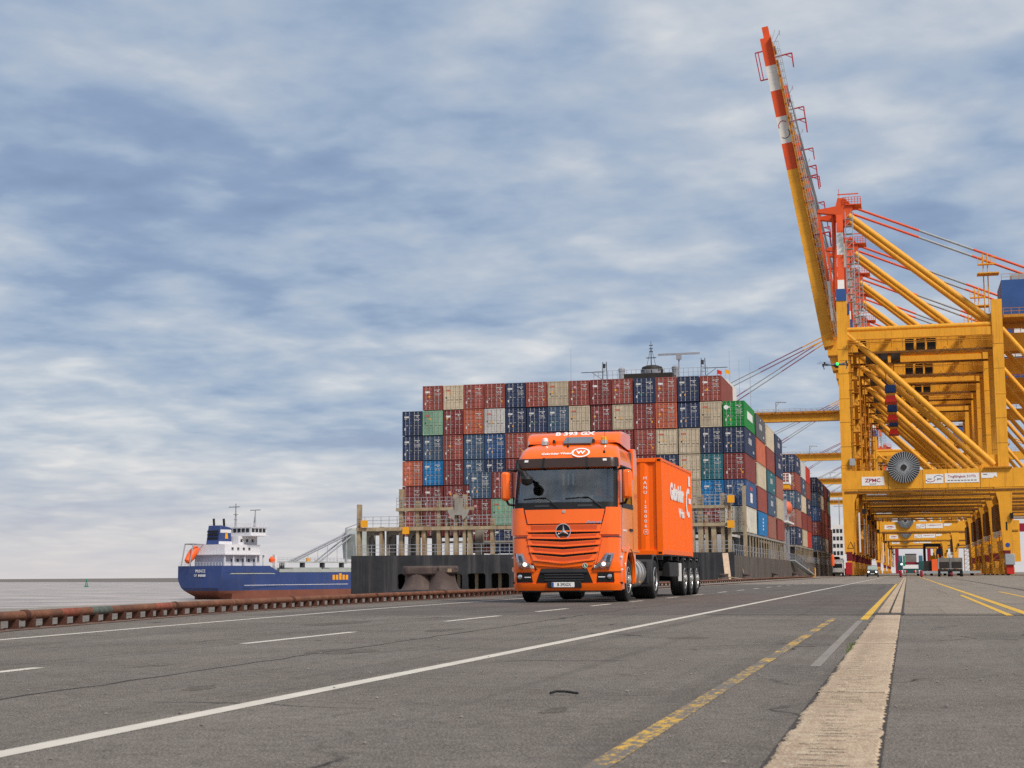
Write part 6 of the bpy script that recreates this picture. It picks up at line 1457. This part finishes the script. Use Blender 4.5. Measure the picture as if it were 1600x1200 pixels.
for dx, mt in ((-2.2, m_cdark), (2.2, m_cred)):
    for y in (0, 7): MB().box(dx - .35, dx + .35, y, y + .9, 1, 8.2).build('leg', mt, sc_)
    for k in range(4): MB().lathe([(.6, -.2), (.6, .2)], 'x', (dx, .6 + k * 2.2, .6), 14).build('wheel', m_rubber, sc_)
    MB().box(dx - .3, dx + .3, -.4, 8.6, 1.0, 1.7).build('side_beam', mt, sc_)
MB().box(-2.5, 2.5, .1, 8.0, 8.2, 9.1).build('top_frame', m_dark, sc_); MB().box(-.9, .9, .2, 1.6, 4.2, 5.6).build('hoist_block', m_sticker, sc_); MB().box(1.2, 2.6, -.9, .6, 5.9, 7.6).build('cabin', m_cblue, sc_)
# wine-red gantry frames far behind
for i, (px, Y, lab) in enumerate(((1427, 1150, 'wine-red gantry frame far off at the end of the crane row'), (1600, 800, 'wine-red gantry crane far off at the right edge'))):
    x = far(px, 880, Y); rg = empty('red_gantry', (x, Y, 0), 0, lab, 'gantry'); sc2 = 1.0
    for dx in (-11, 11): MB().box(dx - 1.2, dx + 1.2, 0, 2.4, 0, 20).build('leg', m_wine, rg)
    MB().box(-14, 16, .1, 2.3, 20, 24).build('beam', m_wine, rg); MB().box(-10, -3, -.1, 0, 20.8, 23).build('board', m_sign, rg); MB().box(2, 12, -.1, 0, 20.8, 23).build('board', m_sign, rg)
# white ship's house and white truck beyond the leg
fs_ = empty('white_ship_house', (far(1310.5, 880, 700), 700, 0), 0, 'white deckhouse of a far ship between container stack and crane leg', 'ship')
fh = MB().box(-2.6, 2.6, 0, 9, -6, 21.5).build('house', m_white, fs_)
for k in range(5):
    for j in range(3): MB().box(-2.1 + j * 1.5, -1.0 + j * 1.5, -.06, -.001, 5.2 + k * 3.2, 6.9 + k * 3.2).build('window', m_glassdark, fh)
mb = MB(); mb.tube((.8, 3, 21.5), (.8, 3, 34), .3, 6, .12); mb.box(-1.6, 3.0, 2.8, 3.2, 29.6, 29.9); mb.build('mast', m_bluegrey, fs_)
MB().box(-8, 9, -1.5, 30, -6, 2.0).build('hull', m_white, fs_)
wt = empty('white_truck', (far(1309, 890, 330), 330, 0), 0, 'white utility truck parked beside the waterside crane leg', 'truck')
MB().box(-1.1, 1.1, 0, 1.6, .7, 2.8).build('cab', m_white, wt, bevel=.12); MB().box(-.9, .9, -.03, 0, 1.7, 2.5).build('windscreen', m_glassdark, wt); MB().box(-1.1, 1.1, 1.8, 6, .9, 3.4).build('box_body', m_white, wt, bevel=.05); MB().box(-1.0, 1.0, 0, 6, .45, .8).build('frame', m_cdark, wt)
for s in (-1, 1):
    for y in (.8, 4.8): MB().lathe([(.45, -.15), (.45, .15)], 'x', (s * .9, y, .45), 14).build('wheel', m_rubber, wt)
o = MB().lathe([(0, 0), (.3, .1), (.36, 1), (.3, 2.0), (0, 2.2)], 'z', (far(1301, 880, 300), 300, 1.9), 12).build('orange_buoy', m_lifeboat, smooth=True); tag(o, 'orange cover hanging on the hull beside the waterside crane leg', 'cover')

# ------------------------------------------------------------------ drone
dp = Vector((0, 0, EYE)) + ray(1306.5, 570) * 28 / _f.length
DN = empty('drone', dp, R(14), 'small dark quadcopter drone with a green light hovering left of the crane leg', 'drone')
m_dr = M('drone_grey', (.10, .11, .14), .45, var=.1)
mb = MB(); mb.lathe([(0, -.11), (.03, -.10), (.045, -.04), (.045, .06), (.03, .10), (0, .11)], 'y', (0, 0, 0), 12); mb.v = [(v[0] * 1.1, v[1], v[2] * .85) for v in mb.v]; mb.build('drone_body', m_dr, DN, smooth=True)
for sx, sy, ex, ez in ((-1, -1, .26, -.03), (1, -1, .17, -.02), (-1, 1, .18, .035), (1, 1, .21, .06)):
    tip = Vector((sx * ex, sy * .13, ez)); ar = MB().tube((sx * .03, sy * .05, 0), tip, .017, 8, .011).build('drone_arm', m_dr, DN, smooth=True)
    mb = MB(); mb.tube(tip - Vector((0, 0, .02)), tip + Vector((0, 0, .03)), .015, 8); mb.build('motor', m_black, ar); MB().box(tip.x - .11, tip.x + .11, tip.y - .007, tip.y + .007, tip.z + .03, tip.z + .034).build('rotor', m_black, ar)
    if sy < 0: MB().tube(tip, tip + Vector((sx * -.02, 0, -.07)), .009, 6).build('landing_leg', m_dr, DN)
MB().lathe([(0, -.016), (.02, -.01), (.026, .01), (0, .02)], 'y', (0, -.115, .002), 12).build('green_light', m_led, DN, smooth=True)
MB().box(-.03, .025, -.10, -.04, -.065, -.035).build('camera_pod', m_black, DN, bevel=.01)
